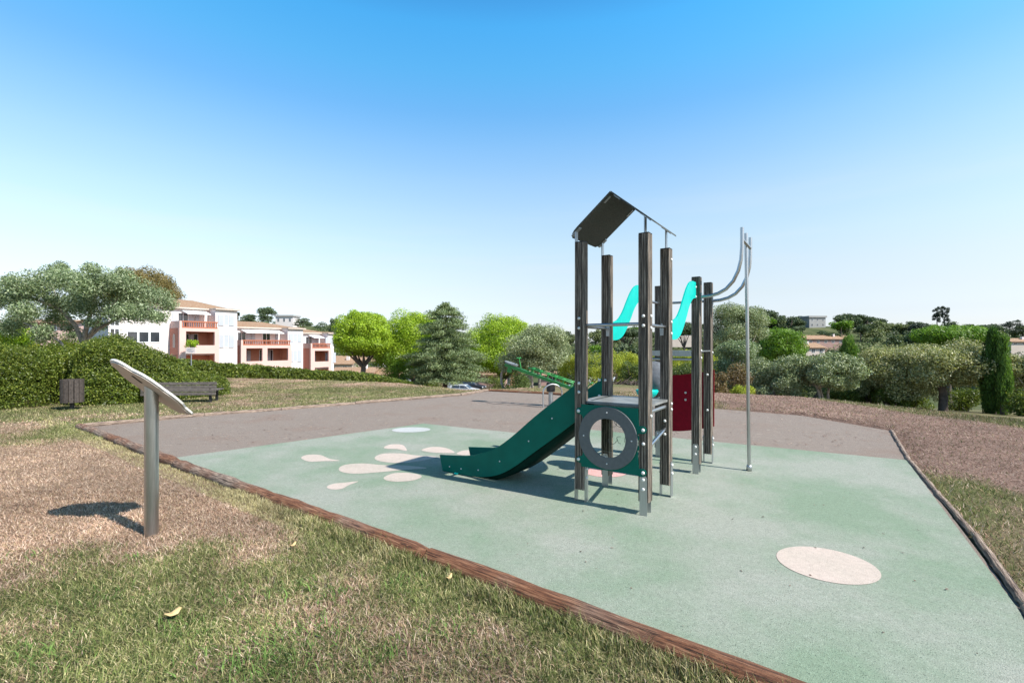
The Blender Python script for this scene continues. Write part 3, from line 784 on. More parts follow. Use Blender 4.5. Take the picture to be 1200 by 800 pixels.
def hedge(label, path, n, seed, mat='hedge', L=.026, W=.0135, name='clipped_hedge'):
    """path: list of (x, y, halfwidth, height); clipped rounded hedge"""
    rs = np.random.RandomState(seed); x0, y0 = path[0][0], path[0][1]
    P = np.array(path); seg = np.hypot(np.diff(P[:, 0]), np.diff(P[:, 1])); cum = np.r_[0, np.cumsum(seg)]; T = cum[-1]
    def at_t(t): return [np.interp(t, cum, P[:, i]) for i in range(4)]
    # length coordinate runs a little beyond, rounding off the ends
    t = rs.uniform(-1, 1, n)*(T/2+P[:, 2].mean())+T/2
    cx, cy, hw, ht = at_t(np.clip(t, 0, T))
    i = np.clip(np.searchsorted(cum, np.clip(t, 0, T), 'right')-1, 0, len(seg)-1)
    tx = np.diff(P[:, 0])[i]/seg[i]; ty = np.diff(P[:, 1])[i]/seg[i]
    over = np.maximum(0, np.maximum(-t, t-T))/np.maximum(hw, 1e-3); endf = np.sqrt(np.clip(1-over**2, 0, 1))
    ok_ = over <= 1
    t, cx, cy, hw, ht, tx, ty, endf = (q_[ok_] for q_ in (t, cx, cy, hw, ht, tx, ty, endf)); n = len(t)
    ph = rs.uniform(0, np.pi, n)
    e = 2/3.2
    ox = np.sign(np.cos(ph))*np.abs(np.cos(ph))**e*hw*endf; oz = np.abs(np.sin(ph))**e*ht*(.55+.45*endf)
    zz = rs.rand(n)
    side = rs.rand(n) < .35
    bumpy = 1+.30*(fbm(cx+ox, cy+oz*1.7, 1.6, seed)-.5)+.22*(fbm(cx+ox*2, t*1.3+oz*2, 4.5, seed+4)-.5)
    inner = 1-.22*rs.rand(n)**2+.03*np.abs(rs.randn(n))
    ox2 = ox*bumpy*inner; oz2 = np.where(side, oz*zz, oz)*bumpy*inner
    ext = (t-np.clip(t, 0, T))
    X = cx+tx*ext*bumpy-ty*ox2; Y = cy+ty*ext*bumpy+tx*ox2; Z = oz2+.02
    Z = Z+ground_z(X, Y)
    nrm = np.stack([-ty*np.cos(ph), tx*np.cos(ph), np.sin(ph)], -1)
    root = empty(name, (x0, y0, gz(x0, y0))); tag(root, label, 'hedge')
    c = np.stack([X, Y, Z], -1)-np.array(root.location)
    V = leaf_quads(c, nrm, L, W, rs, .6)
    np_mesh('foliage', V, 4, LM[mat], parent=root)
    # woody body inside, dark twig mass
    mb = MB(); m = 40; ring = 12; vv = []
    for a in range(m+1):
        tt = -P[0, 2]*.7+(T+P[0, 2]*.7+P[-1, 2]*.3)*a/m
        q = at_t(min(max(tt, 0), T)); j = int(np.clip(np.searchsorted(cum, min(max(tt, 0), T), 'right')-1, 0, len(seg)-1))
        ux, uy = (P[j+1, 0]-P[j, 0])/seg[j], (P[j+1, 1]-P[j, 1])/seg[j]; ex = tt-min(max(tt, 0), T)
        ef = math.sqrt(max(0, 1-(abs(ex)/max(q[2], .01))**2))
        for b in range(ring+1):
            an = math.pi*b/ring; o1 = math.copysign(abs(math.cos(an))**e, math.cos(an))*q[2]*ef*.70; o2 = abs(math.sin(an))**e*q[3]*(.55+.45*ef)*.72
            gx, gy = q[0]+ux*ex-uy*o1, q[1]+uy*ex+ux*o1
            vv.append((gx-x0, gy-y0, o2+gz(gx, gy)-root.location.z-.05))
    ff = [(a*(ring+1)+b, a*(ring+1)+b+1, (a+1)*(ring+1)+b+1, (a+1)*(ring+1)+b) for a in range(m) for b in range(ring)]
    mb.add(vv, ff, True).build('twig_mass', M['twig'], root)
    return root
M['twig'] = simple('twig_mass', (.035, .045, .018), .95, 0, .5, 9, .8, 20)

# near left: hedges, olive
hedge('large rounded dark green clipped hedge at the left border, left of the slatted bin', [(-18.5, 13.2, 2.0, 1.62), (-16, 13.0, 2.0, 1.66), (-13.7, 12.9, 1.5, 1.62)], 180000, 61)
hedge('rounded green hedge right of the bin, sloping down behind the bench', [(-11.5, 13.7, 1.2, 1.76), (-11.2, 14.1, 1.2, 1.62), (-10.74, 14.73, 1.1, 1.2), (-10.16, 15.5, .75, .62)], 150000, 62)
hp = [(at(px, 26.5)[0], 26.5+o, .8, h) for px, o, h in ((232, -.8, 1.05), (262, -.4, 1.0), (300, 0, 1.02), (340, .2, .92), (380, .2, .82), (420, .1, .78), (455, 0, .62), (470, -.3, .5))]
hedge('low bushy hedge row below the pink flats across the lawn', hp, 70000, 63, L=.06, W=.028)
shrub('small round dark shrub on the hedge row beside the white sign', 236, 25.2, 1.5, 421.5, 64, 'hedge', 5000)

def big_olive():
    rs = np.random.RandomState(71); d = 17.0; x, y, _ = at(100, d); z0 = 0
    def P(px, py, dd=0): q = at(px, d+dd); return (q[0]-x, dd, zy(py, d+dd)-z0)
    blobs = []
    spec = [(12, 345, 30), (38, 338, 30), (62, 326, 26), (85, 334, 28), (112, 330, 28), (140, 335, 30), (168, 345, 32), (190, 352, 22), (25, 372, 22), (60, 360, 26),
            (100, 358, 30), (135, 362, 30), (165, 370, 26), (48, 392, 18), (80, 386, 16), (-15, 350, 32), (-40, 360, 30), (110, 318, 12), (68, 318, 12), (185, 372, 14), (10, 330, 16), (150, 322, 14), (30, 362, 22), (70, 378, 18), (112, 380, 16), (100, 340, 24), (5, 385, 18)]
    for (px, py, r) in spec:
        for j in range(3):
            dd = rs.uniform(-2.0, 2.2); c = P(px+rs.uniform(-9, 9), py+rs.uniform(-7, 7), dd); rr = r*d/FPX*rs.uniform(.5, .75)
            blobs.append((c[0], c[1], c[2], rr, rr, rr*.72))
    root = (0, 0, -.1); fork = P(97, 402)
    paths = [(limb((.1, 0, -.1), fork, rs, .05), .17, .13)]
    for pts, r in (([(97, 402), (88, 380), (70, 362), (45, 352), (20, 345)], .13), ([(97, 402), (103, 378), (110, 352), (120, 335)], .14),
                   ([(97, 402), (115, 385), (140, 372), (165, 365), (185, 360)], .12), ([(97, 410), (84, 418), (70, 400), (50, 388), (28, 378)], .10),
                   ([(97, 402), (90, 388), (82, 372), (66, 350), (62, 335)], .09), ([(103, 395), (118, 372), (138, 350)], .08)):
        dd0 = 0; pp = []
        tgt = rs.uniform(-1.2, 1.0)
        for i, (px, py) in enumerate(pts): pp.append(P(px, py, tgt*i/(len(pts)-1)))
        paths.append((pp, r*.62, r*.2))
    tree_obj('big spreading grey green olive tree with pale limbs behind the left hedges', 'olive tree', 'olive_tree', (x, y, 0), paths, blobs, LM['olive'], 80000, .045, .015, 71, .65, .8, 0, 'bark_light')
big_olive()
umbrella('bronze green tree rising behind the olive crown at the left', 168, 78, 11.5, 311, 362, 72, 'brown', 16000, .3, .14, 'bronze_tree')
shrub('yellow green bush behind the left hedge below the olive limbs', 58, 19, 3.0, 386, 73, 'yellow', 9000)
shrub('bright green bush at the left border above the hedge', 5, 20, 2.6, 358, 74, 'pine', 8000)
shrub('dark green bush behind the olive trunk', 118, 22, 3.2, 388, 75, 'shrub', 9000)
shrub('mid green bush behind the left hedge beyond the picture border', -70, 20, 3.5, 372, 76, 'shrub', 7000)
for i, (px, d, w_, yt, lb) in enumerate(((20, 40, 7, 372, 'dark tree far behind the left olive near the border'), (75, 42, 6, 378, 'green tree standing far behind the yellow green bush'), (118, 38, 5, 382, 'green tree seen through the olive limbs beside the flats'))):
    shrub(lb, px, d, w_, yt, 80+i, ('shrub', 'hedge', 'shrub')[i], 7000, 'broadleaf_tree', .09, .04, cat='tree')

# centre background trees
umbrella('bright green round pine on a dark trunk, nearest the pink flats', 426, 44, 5.5, 361, 418, 91, 'pine', 27000, .28, .085, lobes=90)
umbrella('bright green pine between the leftmost round pine and the cedar', 484, 49, 8.3, 361, 438, 92, 'pine', 38000, .26, .085, lobes=90)
umbrella('broad green pine behind, between the cedar and the round olive', 589, 58, 10.6, 365, 440, 93, 'pine', 36000, .3, .10, lobes=90)
shrub('low bright green shrub between the two round pines', 470, 46, 4.6, 398, 94, 'pine_mid', 8000, 'broadleaf_tree', .08, .03, cat='tree')
def cedar():
    rs = np.random.RandomState(95); d = 42; x, y, _ = at(522, d); z0 = gz(x, y); h = zy(353, d)-z0
    blobs = []; paths = [([(0, 0, -.2), (0, 0, h*.5), (.05, 0, h*.97)], .24, .03)]
    for i in range(17):
        t = i/16; z = h*(.20+.76*t); rr = (3.4*(1-t)**.52+.35)*rs.uniform(.85, 1.12)
        nbr = int(11-4*t)
        for j in range(nbr):
            a = j*2*math.pi/nbr+i*1.1+rs.uniform(-.3, .3); L = rr*rs.uniform(.75, 1.08)
            tip = (L*math.cos(a), L*math.sin(a), z-.10*L+rs.uniform(-.28, .28))
            paths.append((limb((0, 0, z+.1), tip, rs, .03, 4), .05, .012))
            for k in range(4):
                f = .35+.2*k; blobs.append((tip[0]*f, tip[1]*f, z+(tip[2]-z)*f+.08, .5*L/3+.26, .5*L/3+.26, .24))
    tree_obj('dark green layered cedar with drooping tiers in the middle background', 'cedar tree', 'cedar_tree', (x, y, z0), paths, blobs, LM['cedar'], 62000, .095, .034, 95, .55, .8, .45)
cedar()
olive('round grey green olive tree with several pale trunks behind the green seesaw', 628, 27, 4.7, 375, 450, seed=96, mat='olive_grey', n=36000, trunks=((-.35, .1), (-.1, .12), (.25, .1), (-1.6, .09)), L=.05, W=.013, nb=34)
shrub('dark green bush under the round olive tree beside the seesaw', 606, 26, 2.0, 437, 97, 'shrub', 5000)
shrub('dark round bush in front of the terracotta house', 580, 52, 3.6, 436, 98, 'hedge', 4000, L=.07, W=.03)
shrub('dark hedge bush below the cedar', 508, 48, 5.0, 440, 99, 'hedge', 5000, L=.07, W=.03)
# shrubs behind the tower
ys = [(688, 30, 2.6, 396, 'yellow', 'yellow green shrub left of the play tower posts'),
      (716, 28, 2.4, 398, 'yellow', 'yellow green shrub seen through the play tower'),
      (742, 27, 2.0, 414, 'shrub', 'dark low shrub above the brush pile seen through the play tower'),
      (735, 31, 2.6, 397, 'yellow', 'second yellow shrub seen through the tower, just right of the first'),
      (768, 29, 2.2, 399, 'yellow', 'yellow green shrub seen between the tower posts above the grey ball'),
      (798, 28, 2.5, 397, 'yellow', 'yellow green shrub above the red panels'),
      (800, 25, 2.2, 420, 'shrub', 'mid green shrub just above the red climbing panels'),
      (826, 30, 2.2, 402, 'yellow', 'yellow green shrub behind the upright pair of posts'),
      (668, 31, 2.4, 405, 'yellow', 'yellow green shrub at the right side of the round olive')]
for i, (px, d, w_, yt, mt, lb) in enumerate(ys): shrub(lb, px, d, w_, yt, 110+i, mt, 7000, L=.05, W=.02)
umbrella('dark green pine far behind the turquoise bridge panels', 802, 120, 8.5, 378, 392, 121, 'far', 5000, .3, .2)
umbrella('dark pine far behind the lower end of the turquoise panel', 735, 125, 9, 384, 394, 122, 'far', 5000, .3, .2)
# right side
olive('tall silvery olive tree behind the steel pole', 868, 32, 4.0, 349, 425, seed=131, mat='olive_grey', n=26000, trunks=((0, .14),), nb=30)
olive('pale green bushy olive below the tall silvery olive', 862, 26, 3.3, 394, 455, seed=132, mat='olive', n=16000, trunks=((0, .1),), nb=20, low=True)
shrub('rust brown shrub beside the red panel', 842, 19, 1.2, 428, 133, 'rust', 5000)
shrub('olive brown shrub left of the steel pole', 862, 21, 1.9, 420, 134, 'rust', 5000)
shrub('small clipped round bush at the foot of the needle bank', 870, 17.2, 1.0, 450.5, 135, 'yellow', 5000, 'round_bush', .03, .015, nb=20)
umbrella('light green pine right of the steel pole', 917, 46, 4.4, 381, 425, 136, 'pine_mid', 9000, .2, .09)
olive('spreading grey olive with bare pale limbs left of the slender cypress', 962, 22, 4.0, 413, 462, seed=137, mat='olive_grey', n=28000, trunks=((-.2, .07), (.1, .06), (.45, .07)), nb=30)
olive('dark grey olive bush right of the steel pole', 910, 23, 3.2, 416, 466, seed=138, mat='olive_grey', n=18000, trunks=((0, .07),), nb=24, low=True)
cypress('slender green cypress between the two olive groups', 994, 26, 1.35, 392, 139, 'cypress_light')
olive('bushy warm toned olive right of the slender cypress', 1052, 24, 4.2, 399, 462, seed=140, mat='olive_warm', n=30000, trunks=((0, .1),), nb=34, low=True)
olive('broad pale olive tree with a thick dark trunk', 1106, 22.5, 4.2, 397, 458, seed=141, mat='olive_warm', n=32000, trunks=((-.2, .2),), nb=34, bark='bark')
olive('pale olive crown left of the broad olive, over the dark gap', 1030, 27, 3.0, 402, 470, seed=142, mat='olive_warm', n=14000, trunks=((0, .1),), nb=20, low=True)
cypress('thick dark green cypress near the right border', 1164, 21, 1.12, 383, 143, 'cypress', 22000)
cypress('bright side stem of cypress just right of the thick dark one', 1176, 20.6, .72, 385, 144, 'cypress_light', 9000)
olive('pale olive bush at the right border', 1208, 22, 2.6, 404, 465, seed=145, mat='olive_warm', n=14000, trunks=((0, .1),), nb=18, low=True)
shrub('dark shrub at the right border below the olive', 1206, 19, 1.9, 455, 146, 'hedge', 5000)
for i, (px, d, w_, yt, lb) in enumerate(((1015, 25.5, 2.2, 446, 'green undergrowth bush at the foot of the slender cypress'), (1045, 23.5, 2.0, 452, 'leafy undergrowth bush below the warm olive'), (1070, 25, 2.0, 450, 'undergrowth bush left of the thick trunk'), (1130, 25, 2.4, 452, 'undergrowth bush right of the thick trunk'), (985, 25, 1.8, 452, 'green undergrowth bush below the slender cypress'), (925, 24.5, 2.2, 450, 'undergrowth bush under the dark grey olive'))):
    shrub(lb, px, d, w_, yt, 150+i, 'hedge', 5000, 'undergrowth_bush')
umbrella('wide bright green umbrella pine rising above the olives on the right', 1113, 46, 6.2, 380, 402, 160, 'pine_mid', 16000, .25, .1, dome=.9, lobes=80)
for i, (px, d, w_, yt, mt, lb) in enumerate(((1012, 62, 9, 384, 'far_light', 'pale green tree mass behind the slender cypress'), (1045, 70, 9, 384, 'far_light', 'light green tree behind the warm toned olive'), (1070, 66, 6, 390, 'far', 'dark green tree left of the wide umbrella pine'), (985, 75, 6, 396, 'far', 'dark tree behind the tip of the slender cypress'), (1170, 60, 8, 396, 'far', 'green tree behind the thick cypress'), (900, 60, 6, 392, 'far', 'dark green tree behind the tall silvery olive'), (945, 66, 6, 408, 'far', 'dark tree below the cream house'), (845, 62, 7, 398, 'far', 'green tree behind the paired posts'), (770, 64, 9, 404, 'far', 'green tree mass behind the yellow shrubs'), (715, 64, 9, 402, 'far', 'green tree mass seen through the tower'), (670, 66, 8, 400, 'far', 'green tree behind the round olive on its right side'))):
    shrub(lb, px, d, w_, yt, 170+i, mt, 7000, 'broadleaf_tree', .14, .06, cat='tree')

# brush pile
rs = np.random.RandomState(5); mb = MB()
for i in range(70):
    a = rs.rand()*6.28; L = rs.uniform(.3, .9); c = (rs.randn()*.6, rs.randn()*.25, .05+rs.rand()*.22)
    mb.tube([(c[0]-math.cos(a)*L/2, c[1]-math.sin(a)*L/2, c[2]-.05), (c[0], c[1], c[2]+.04), (c[0]+math.cos(a)*L/2, c[1]+math.sin(a)*L/2, c[2]+rs.uniform(-.1, .25))], [.02, .015, .006], 5)
o = mb.build('brush_pile', M['bark']); q = at(731, 20.5); o.location = (q[0], q[1], gz(q[0], q[1]))
tag(o, 'heap of dead branches on dry ground seen through the play tower', 'brush pile')

# hill trees: prototypes then copies
protos = []
for s, (nm, mt, kind) in enumerate((('hill_pine', 'far', 'u'), ('hill_tree', 'far', 's'), ('hill_tree', 'far_light', 's'), ('hill_pine', 'pine_mid', 'u'), ('hill_tree', 'far_dark', 's'))):
    rs = np.random.RandomState(200+s); blobs = []
    for i in range(14):
        a = rs.rand()*6.28; rr = math.sqrt(rs.rand())*2.3
        z = (4.6 if kind == 'u' else 2.6)+rs.uniform(-1, 1)*(.8 if kind == 'u' else 1.9)
        blobs.append((rr*math.cos(a), rr*math.sin(a), z, 1.2, 1.2, .9))
    protos.append(tree_obj('x', 'tree', nm, (0, 0, 0), [([(0, 0, -1.5), (0, 0, 2), (.2, 0, 4)], .28, .12)], blobs, LM[mt], 1700, .30, .13, 200+s, .6, .7))
    if kind == 's': pass
HOUSES = [(938, 996, 200, 403), (912, 978, 150, 415), (942, 976, 290, 385.5), (316, 347, 260, 381), (786, 818, 180, 392), (1186, 1215, 170, 403)]
rs = np.random.RandomState(77); used = set(); placed = 0; tries = 0
TYPE = ['dark green pine', 'green tree', 'pale green tree', 'bright green pine', 'dark tree']
while placed < 290 and tries < 6000:
    tries += 1
    px = rs.uniform(-120, 1330) if rs.rand() < .55 else rs.uniform(830, 1200); d = rs.choice([rs.uniform(105, 150), rs.uniform(150, 230), rs.uniform(230, 292)], p=[.25, .35, .4])
    if 400 < px < 660 and rs.rand() < .5: continue
    x, y, _ = at(px, d); topy = HY-(gz(x, y)+6.6*1.2-CAM_H)*FPX/d; wpx = 2.6*FPX/d
    if any(a-wpx < px < b+wpx and d < hd+6 and topy < yb for a, b, hd, yb in HOUSES): continue
    i = int(rs.choice(5, p=[.26, .27, .27, .06, .14]))
    z = gz(x, y)
    if i not in used: o = protos[i]; used.add(i)
    else: o = copy_tree(protos[i])
    sc = rs.uniform(.8, 1.4)*(1.2 if px < 420 else 1.1)*(1.15 if d > 200 else .95)
    o.location = (x, y, z-.3); o.scale = (sc*rs.uniform(.9, 1.3), sc*rs.uniform(.9, 1.3), sc*rs.uniform(.85, 1.1)); o.rotation_euler = (0, 0, rs.rand()*6.28)
    where = 'on the hill behind the flats' if px < 420 else ('on the far rise behind the cedar and pines' if px < 660 else ('on the hill behind the play tower' if px < 850 else ('on the hillside around the cream and brick houses' if px < 1010 else 'on the low ridge behind the right olives')))
    dist = 'on the ridge line' if d > 230 else ('halfway up' if d > 150 else 'at the foot')
    o['label'] = '%s %s, %s' % (TYPE[i], where, dist); o['category'] = 'tree'; o['group'] = '%ss %s, %s' % (TYPE[i], where, dist); placed += 1
def woodland():
    rs = np.random.RandomState(500); C_, D_ = [], []; n = 0
    while n < 1500:
        px = rs.uniform(-60, 1300); d = rs.uniform(120, 300)
        if 400 < px < 640 and rs.rand() < .4: continue
        x, y, _ = at(px, d); r = rs.uniform(1.2, 2.6); z = gz(x, y)+r*rs.uniform(.3, 1.0)
        topy = HY-(z+r-CAM_H)*FPX/d; wpx = r*FPX/d
        if any(a-wpx < px < b+wpx and d < hd+8 and topy < yb for a, b, hd, yb in HOUSES): continue
        m = 150; dd = rs.randn(m, 3); dd /= np.linalg.norm(dd, axis=1, keepdims=True); dd[:, 2] = np.abs(dd[:, 2])*1.0-.2
        C_.append(np.array([x, y, z])+dd*np.array([r*1.25, r*1.25, r])*(1-.25*rs.rand(m, 1))); D_.append(dd); n += 1
    for j, (mt, lb) in enumerate((('far', 'dark green scrub and woodland covering the far hillsides'), ('far_light', 'paler green scrub covering the far hillsides'))):
        C2 = np.concatenate(C_[j::2]); D2 = np.concatenate(D_[j::2])
        o = np_mesh('hillside_woodland', leaf_quads(C2, D2, .34, .17, rs, .5), 4, LM[mt]); tag(o, lb, 'woodland', None, 'stuff')
woodland()
for i, (px, d, top, w_, lb) in enumerate(((1098, 262, 358, 4.5, 'tall dark open crowned conifer on the skyline, left of a pair'), (1107, 262, 358, 4.5, 'tall dark open crowned conifer on the skyline, right of a pair'), (1083, 262, 377, 6, 'small dark conifer on the skyline left of the tall pair'), (1183, 240, 375, 10, 'round dark tree on the skyline at the right border'), (1068, 262, 379, 11, 'flat dark pine on the skyline left of the tall conifers'), (279, 262, 366, 1.6, 'thin dark cypress on the hill above the middle flats'), (291, 240, 368, 8, 'round umbrella pine on the hill above the middle flats roof'), (312, 240, 369, 9, 'dark umbrella pine on the hill left of the white house'), (355, 240, 372, 9, 'dark pine on the hill right of the white house'), (390, 150, 372, 5, 'open dark conifer between the flats and the first round pine'))):
    rs = np.random.RandomState(300+i); x, y, _ = at(px, d); z0 = gz(x, y); h = zy(top, d)-z0; blobs = []
    for k in range(26):
        t = rs.rand(); a = rs.rand()*6.28; rr = w_/2*math.sqrt(rs.rand())*.8
        blobs.append((rr*math.cos(a), rr*math.sin(a), h*(.45+.5*t), w_*.16, w_*.16, max(.5, h*.05)))
    tree_obj(lb, 'tree', 'skyline_tree', (x, y, z0), [([(0, 0, -1), (0, 0, h*.5), (.1, 0, h*.9)], .35, .1)], blobs, LM['far_dark' if i < 6 else 'far'], 2600, .28, .12, 300+i, .6, .7)

# ------------------------------------------------------------------ buildings
def wall_mat(name, c): return simple(name, c, .85, 0, .05, .6, .15, 30)
M['w_white'] = wall_mat('white_render', (.66, .59, .57)); M['w_pink'] = wall_mat('pink_render', (.60, .40, .355)); M['w_salmon_shaded'] = wall_mat('shaded_salmon_render', (.44, .17, .12))
M['w_cream'] = wall_mat('cream_render', (.50, .42, .36)); M['w_grey'] = wall_mat('grey_render', (.30, .29, .28)); M['w_terra'] = wall_mat('terracotta_render', (.46, .22, .14)); M['w_brick'] = wall_mat('brick_render', (.36, .22, .19))
M['balus'] = wall_mat('terracotta_balustrade', (.36, .12, .065)); M['shutter'] = wall_mat('grey_white_shutter', (.40, .42, .46)); M['wframe'] = wall_mat('white_frame', (.72, .73, .74))
M['awning'] = wall_mat('white_awning', (.72, .72, .72)); M['garage'] = wall_mat('grey_garage_door', (.30, .31, .33)); M['wood_door'] = wall_mat('brown_door', (.22, .13, .08))
def tiles():
    m, nt_, p = mat_base('roof_tiles')
    tc = nt_.nodes.new('ShaderNodeTexCoord'); wv = nt_.nodes.new('ShaderNodeTexWave'); wv.inputs['Scale'].default_value = 1.6; wv.bands_direction = 'X'
    nt_.links.new(tc.outputs['Object'], wv.inputs[0])
    c = ramp(nt_, noise(nt_, 5, 4), [(.3, (.28, .15, .085)), (.55, (.40, .26, .16)), (.75, (.50, .36, .25))])
    c = mix(nt_, .6, c, ramp(nt_, wv.outputs[0], [(.2, (.55, .5, .45)), (.6, (1.1, 1.1, 1.1))]), 'MULTIPLY')
    nt_.links.new(c, p.inputs['Base Color']); p.inputs['Roughness'].default_value = .85; bump(nt_, p, wv.outputs[0], .8, .08); return m
M['tiles'] = tiles()

def window(parent, x0, x1, z0, z1, y, out=-1, shutters=True, door=False, bars=1, closed=False):
    """framed window on a facade at local y, facing -y"""
    f = MB(); t = .07
    for a, b in (((x0-t, y+out*.05, z0-t), (x0, y+.02, z1+t)), ((x1, y+out*.05, z0-t), (x1+t, y+.02, z1+t)), ((x0, y+out*.05, z1), (x1, y+.02, z1+t)), ((x0, y+out*.05, z0-t), (x1, y+.02, z0))): f.box(a, b)
    for i in range(bars):
        xm = x0+(x1-x0)*(i+1)/(bars+1); f.box((xm-.03, y+out*.045, z0), (xm+.03, y+.02, z1))
    fo = f.build('window', M['wframe'], parent)
    MB().box((x0, y+out*.02, z0), (x1, y+.015, z1)).build('closed_shutter' if closed else 'pane', M['shutter' if closed else 'window'], fo)
    if shutters:
        for s in (-1, 1):
            a = x0-t-.55 if s < 0 else x1+t; MB().box((a+.02, y+out*.07, z0-.05), (a+.53, y+out*.01, z1+.05)).build('shutter', M['shutter'], fo)
    return fo

def flats(name, label, s0, s1, tower, q, qw, zr, zb, wall_l, arch=False, two=False):
    """s0..s1 balcony box; tower: end of the white tower; q front of box; qw wall; zr=(eaves, ridge); zb=(baltop, balbot, opentop, partop, parbot)"""
    b = empty(name, (-36.4, 50.0, 0), math.atan2(.82, .57)); tag(b, label, 'apartment building')
    bt, bb, ot, pt, pb = zb; g = -7.5; yw = -qw; yf = -q
    MB().box((wall_l, yw, g), (tower, yw+9, zr[0])).build('wall', M['w_white'], b)
    # tower standing forward at the right of the balconies
    MB().box((s1, yf+.9, g), (tower-.001, yw+.003, zr[0]-.002)).build('stair_tower', M['w_white'], b)
    # balcony box: side walls, piers, parapets, slabs
    m = MB(); T = .28
    m.box((s0+.1, yf, g), (s0+.7, yf+T, bb)); m.box((s1-.45, yf, g), (s1-.001, yf+T, bb))
    xs = [(s0+.7, s1-.45)]
    if two:
        xm = (s0+s1)/2-.25; m.box((xm-.3, yf, g), (xm+.3, yf+T, bb)); xs = [(s0+.7, xm-.3), (xm+.3, s1-.45)]
    for xa, xb in xs:
        m.box((xa, yf, ot), (xb, yf+T, bb)); m.box((xa, yf, pb), (xb, yf+T, pt)); m.box((xa, yf, g), (xb, yf+T, pb-2.1))
    m.build('balcony_front', M['w_pink'], b)
    sd = MB(); sd.box((s0+.1, yf+T, g), (s0+.35, yw-.003, bb+.0)); sd.build('balcony_side', M['w_salmon_shaded'], b)  # side turned from the sun: its shade is put into the salmon colour
    sl = MB()
    for z in (bb-.12, pt-.95, pb-2.3): sl.box((s0+.35, yf+T, z-.1), (s1-.003, yw-.003, z+.06))
    sl.build('balcony_slab', M['w_pink'], b)
    inn = MB(); inn.box((s0+.35, yw-.07, g), (s1-.003, yw-.004, bb-.2)); inn.box((s1-.10, yf+T, g), (s1-.004, yw-.07, bb-.2)); inn.build('balcony_back_wall', M['w_terra'], b)
    # pierced balustrade
    bl = MB(); bl.box((s0+.35, yf-.01, bt-.14), (s1-.15, yf+.22, bt)); bl.box((s0+.35, yf+.01, bb), (s1-.15, yf+.2, bb+.14))
    k = int((s1-s0)/.24)
    for i in range(k+1):
        x = s0+.37+(s1-s0-.62)*i/k
        wd = .11 if i % 5 == 0 else .065
        bl.box((x-wd*.4, yf+.04, bb+.14), (x+wd*.6, yf+.16, bt-.14))
    bl.build('balustrade', M['balus'], b)
    MB().box((s0+.12, yf+.02, bb), (s0+.34, yw-.2, bt-.02)).build('terrace_wall', M['w_pink'], b)
    # windows
    for xa, xb in xs:
        w1 = window(b, xa+.3, xa+1.15, pt-.85, ot-.25, yw-.075, shutters=False); w2 = window(b, xb-1.3, xb-.75, pt-.85, ot-.25, yw-.075, shutters=False, bars=0)
        MB().box((xa+1.25, yw-.16, pt-.85), (xa+1.65, yw-.10, ot-.25)).build('shutter', M['shutter'], b)
    zt = min(zr[0]-.45, bt+.9)
    n = 2 if s1-s0 > 4 else 1
    for i in range(n):
        x = s0+.9+i*(s1-s0)*.48; window(b, x, x+.9, bb+.15, zt, yw, shutters=(i == 0)); 
        MB().box((x+1.6, yw-.09, bb+.15), (x+2.0, yw-.03, zt)).build('shutter', M['shutter'], b)
    aw = MB(); aw.prism([(yw-.02, zr[0]-.28), (yw-.02, zr[0]-.14), (yw-1.5, zr[0]-.55), (yw-1.5, zr[0]-.62)], 'x', s0+1.2, s1-.4); aw.build('awning', M['awning'], b)
    # tower windows
    xm = (s1+tower)/2; y = yf+.9
    window(b, xm-.28, xm+.18, pt-.2, ot-.35, y, shutters=True, bars=0, closed=True); window(b, xm-.28, xm+.18, bb+.45, min(zr[0]-.5, bt+.8), y, shutters=True, bars=0, closed=True)
    if arch:
        f = MB(); pts = [(.0, 0), (.62, 0)]+[(.31+.31*math.cos(a), 1.15+.31*math.sin(a)) for a in np.linspace(0, math.pi, 12)]
        yc = (yf+yw)/2-.2
        f.prism([(yc+p[0], pt-.25+p[1]) for p in pts], 'x', s0+.085, s0+.1); f.build('arched_window', M['window'], b)
        door = MB(); door.box((s0+.08, yc-.3, pb-2.2), (s0+.1, yc+.9, pb-.1)); door.build('door', M['wood_door'], b)
    # roof: low pitched with hips, fascia bands
    ev, rg = zr; x0, x1 = wall_l-.3, tower+.35; y0 = yw-.9 if False else yw-.35; y1 = yw+9.3; ym = (y0+y1)/2
    y0t = yf+.9-.3
    rf = MB()
    hip = min(2.6, (x1-x0)*.32)
    rf.add([(x0, y0, ev+.16), (x1, y0, ev+.16), (x1, y1, ev+.16), (x0, y1, ev+.16), (x0+hip*.4, ym, rg), (x1-hip, ym, rg)], [(0, 1, 5, 4), (1, 2, 5), (2, 3, 4, 5), (3, 0, 4)])
    rf.build('roof', M['tiles'], b)
    fs = MB(); fs.box((x0, y0, ev+.001), (x1, y1, ev+.155)); fs.build('eaves', M['w_cream'], b)
    f2 = MB(); f2.box((s1-.1, y0t, ev-.0+.003), (tower+.25, y0-.002, ev+.15)); f2.build('tower_cornice', M['w_cream'], b)
    f3 = MB(); f3.add([(s1-.1, y0t, ev+.152), (tower+.25, y0t, ev+.152), (tower+.25, y0, ev+.30), (s1-.1, y0, ev+.30)], [(0, 1, 2, 3)]); f3.add([(s1-.1, y0t, ev+.151), (tower+.25, y0t, ev+.151), (tower+.25, y0, ev+.151)], [(0, 1, 2)]); f3.build('tower_roof', M['tiles'], b)
    return b
b1 = flats('apartment_block', 'tallest pink and white block of flats with arched side window, nearest the olive tree', 0, 3.9, 6.2, 2.5, 0, (5.6, 6.95), (4.2, 3.45, 3.1, 1.65, .75), -1.2, arch=True)
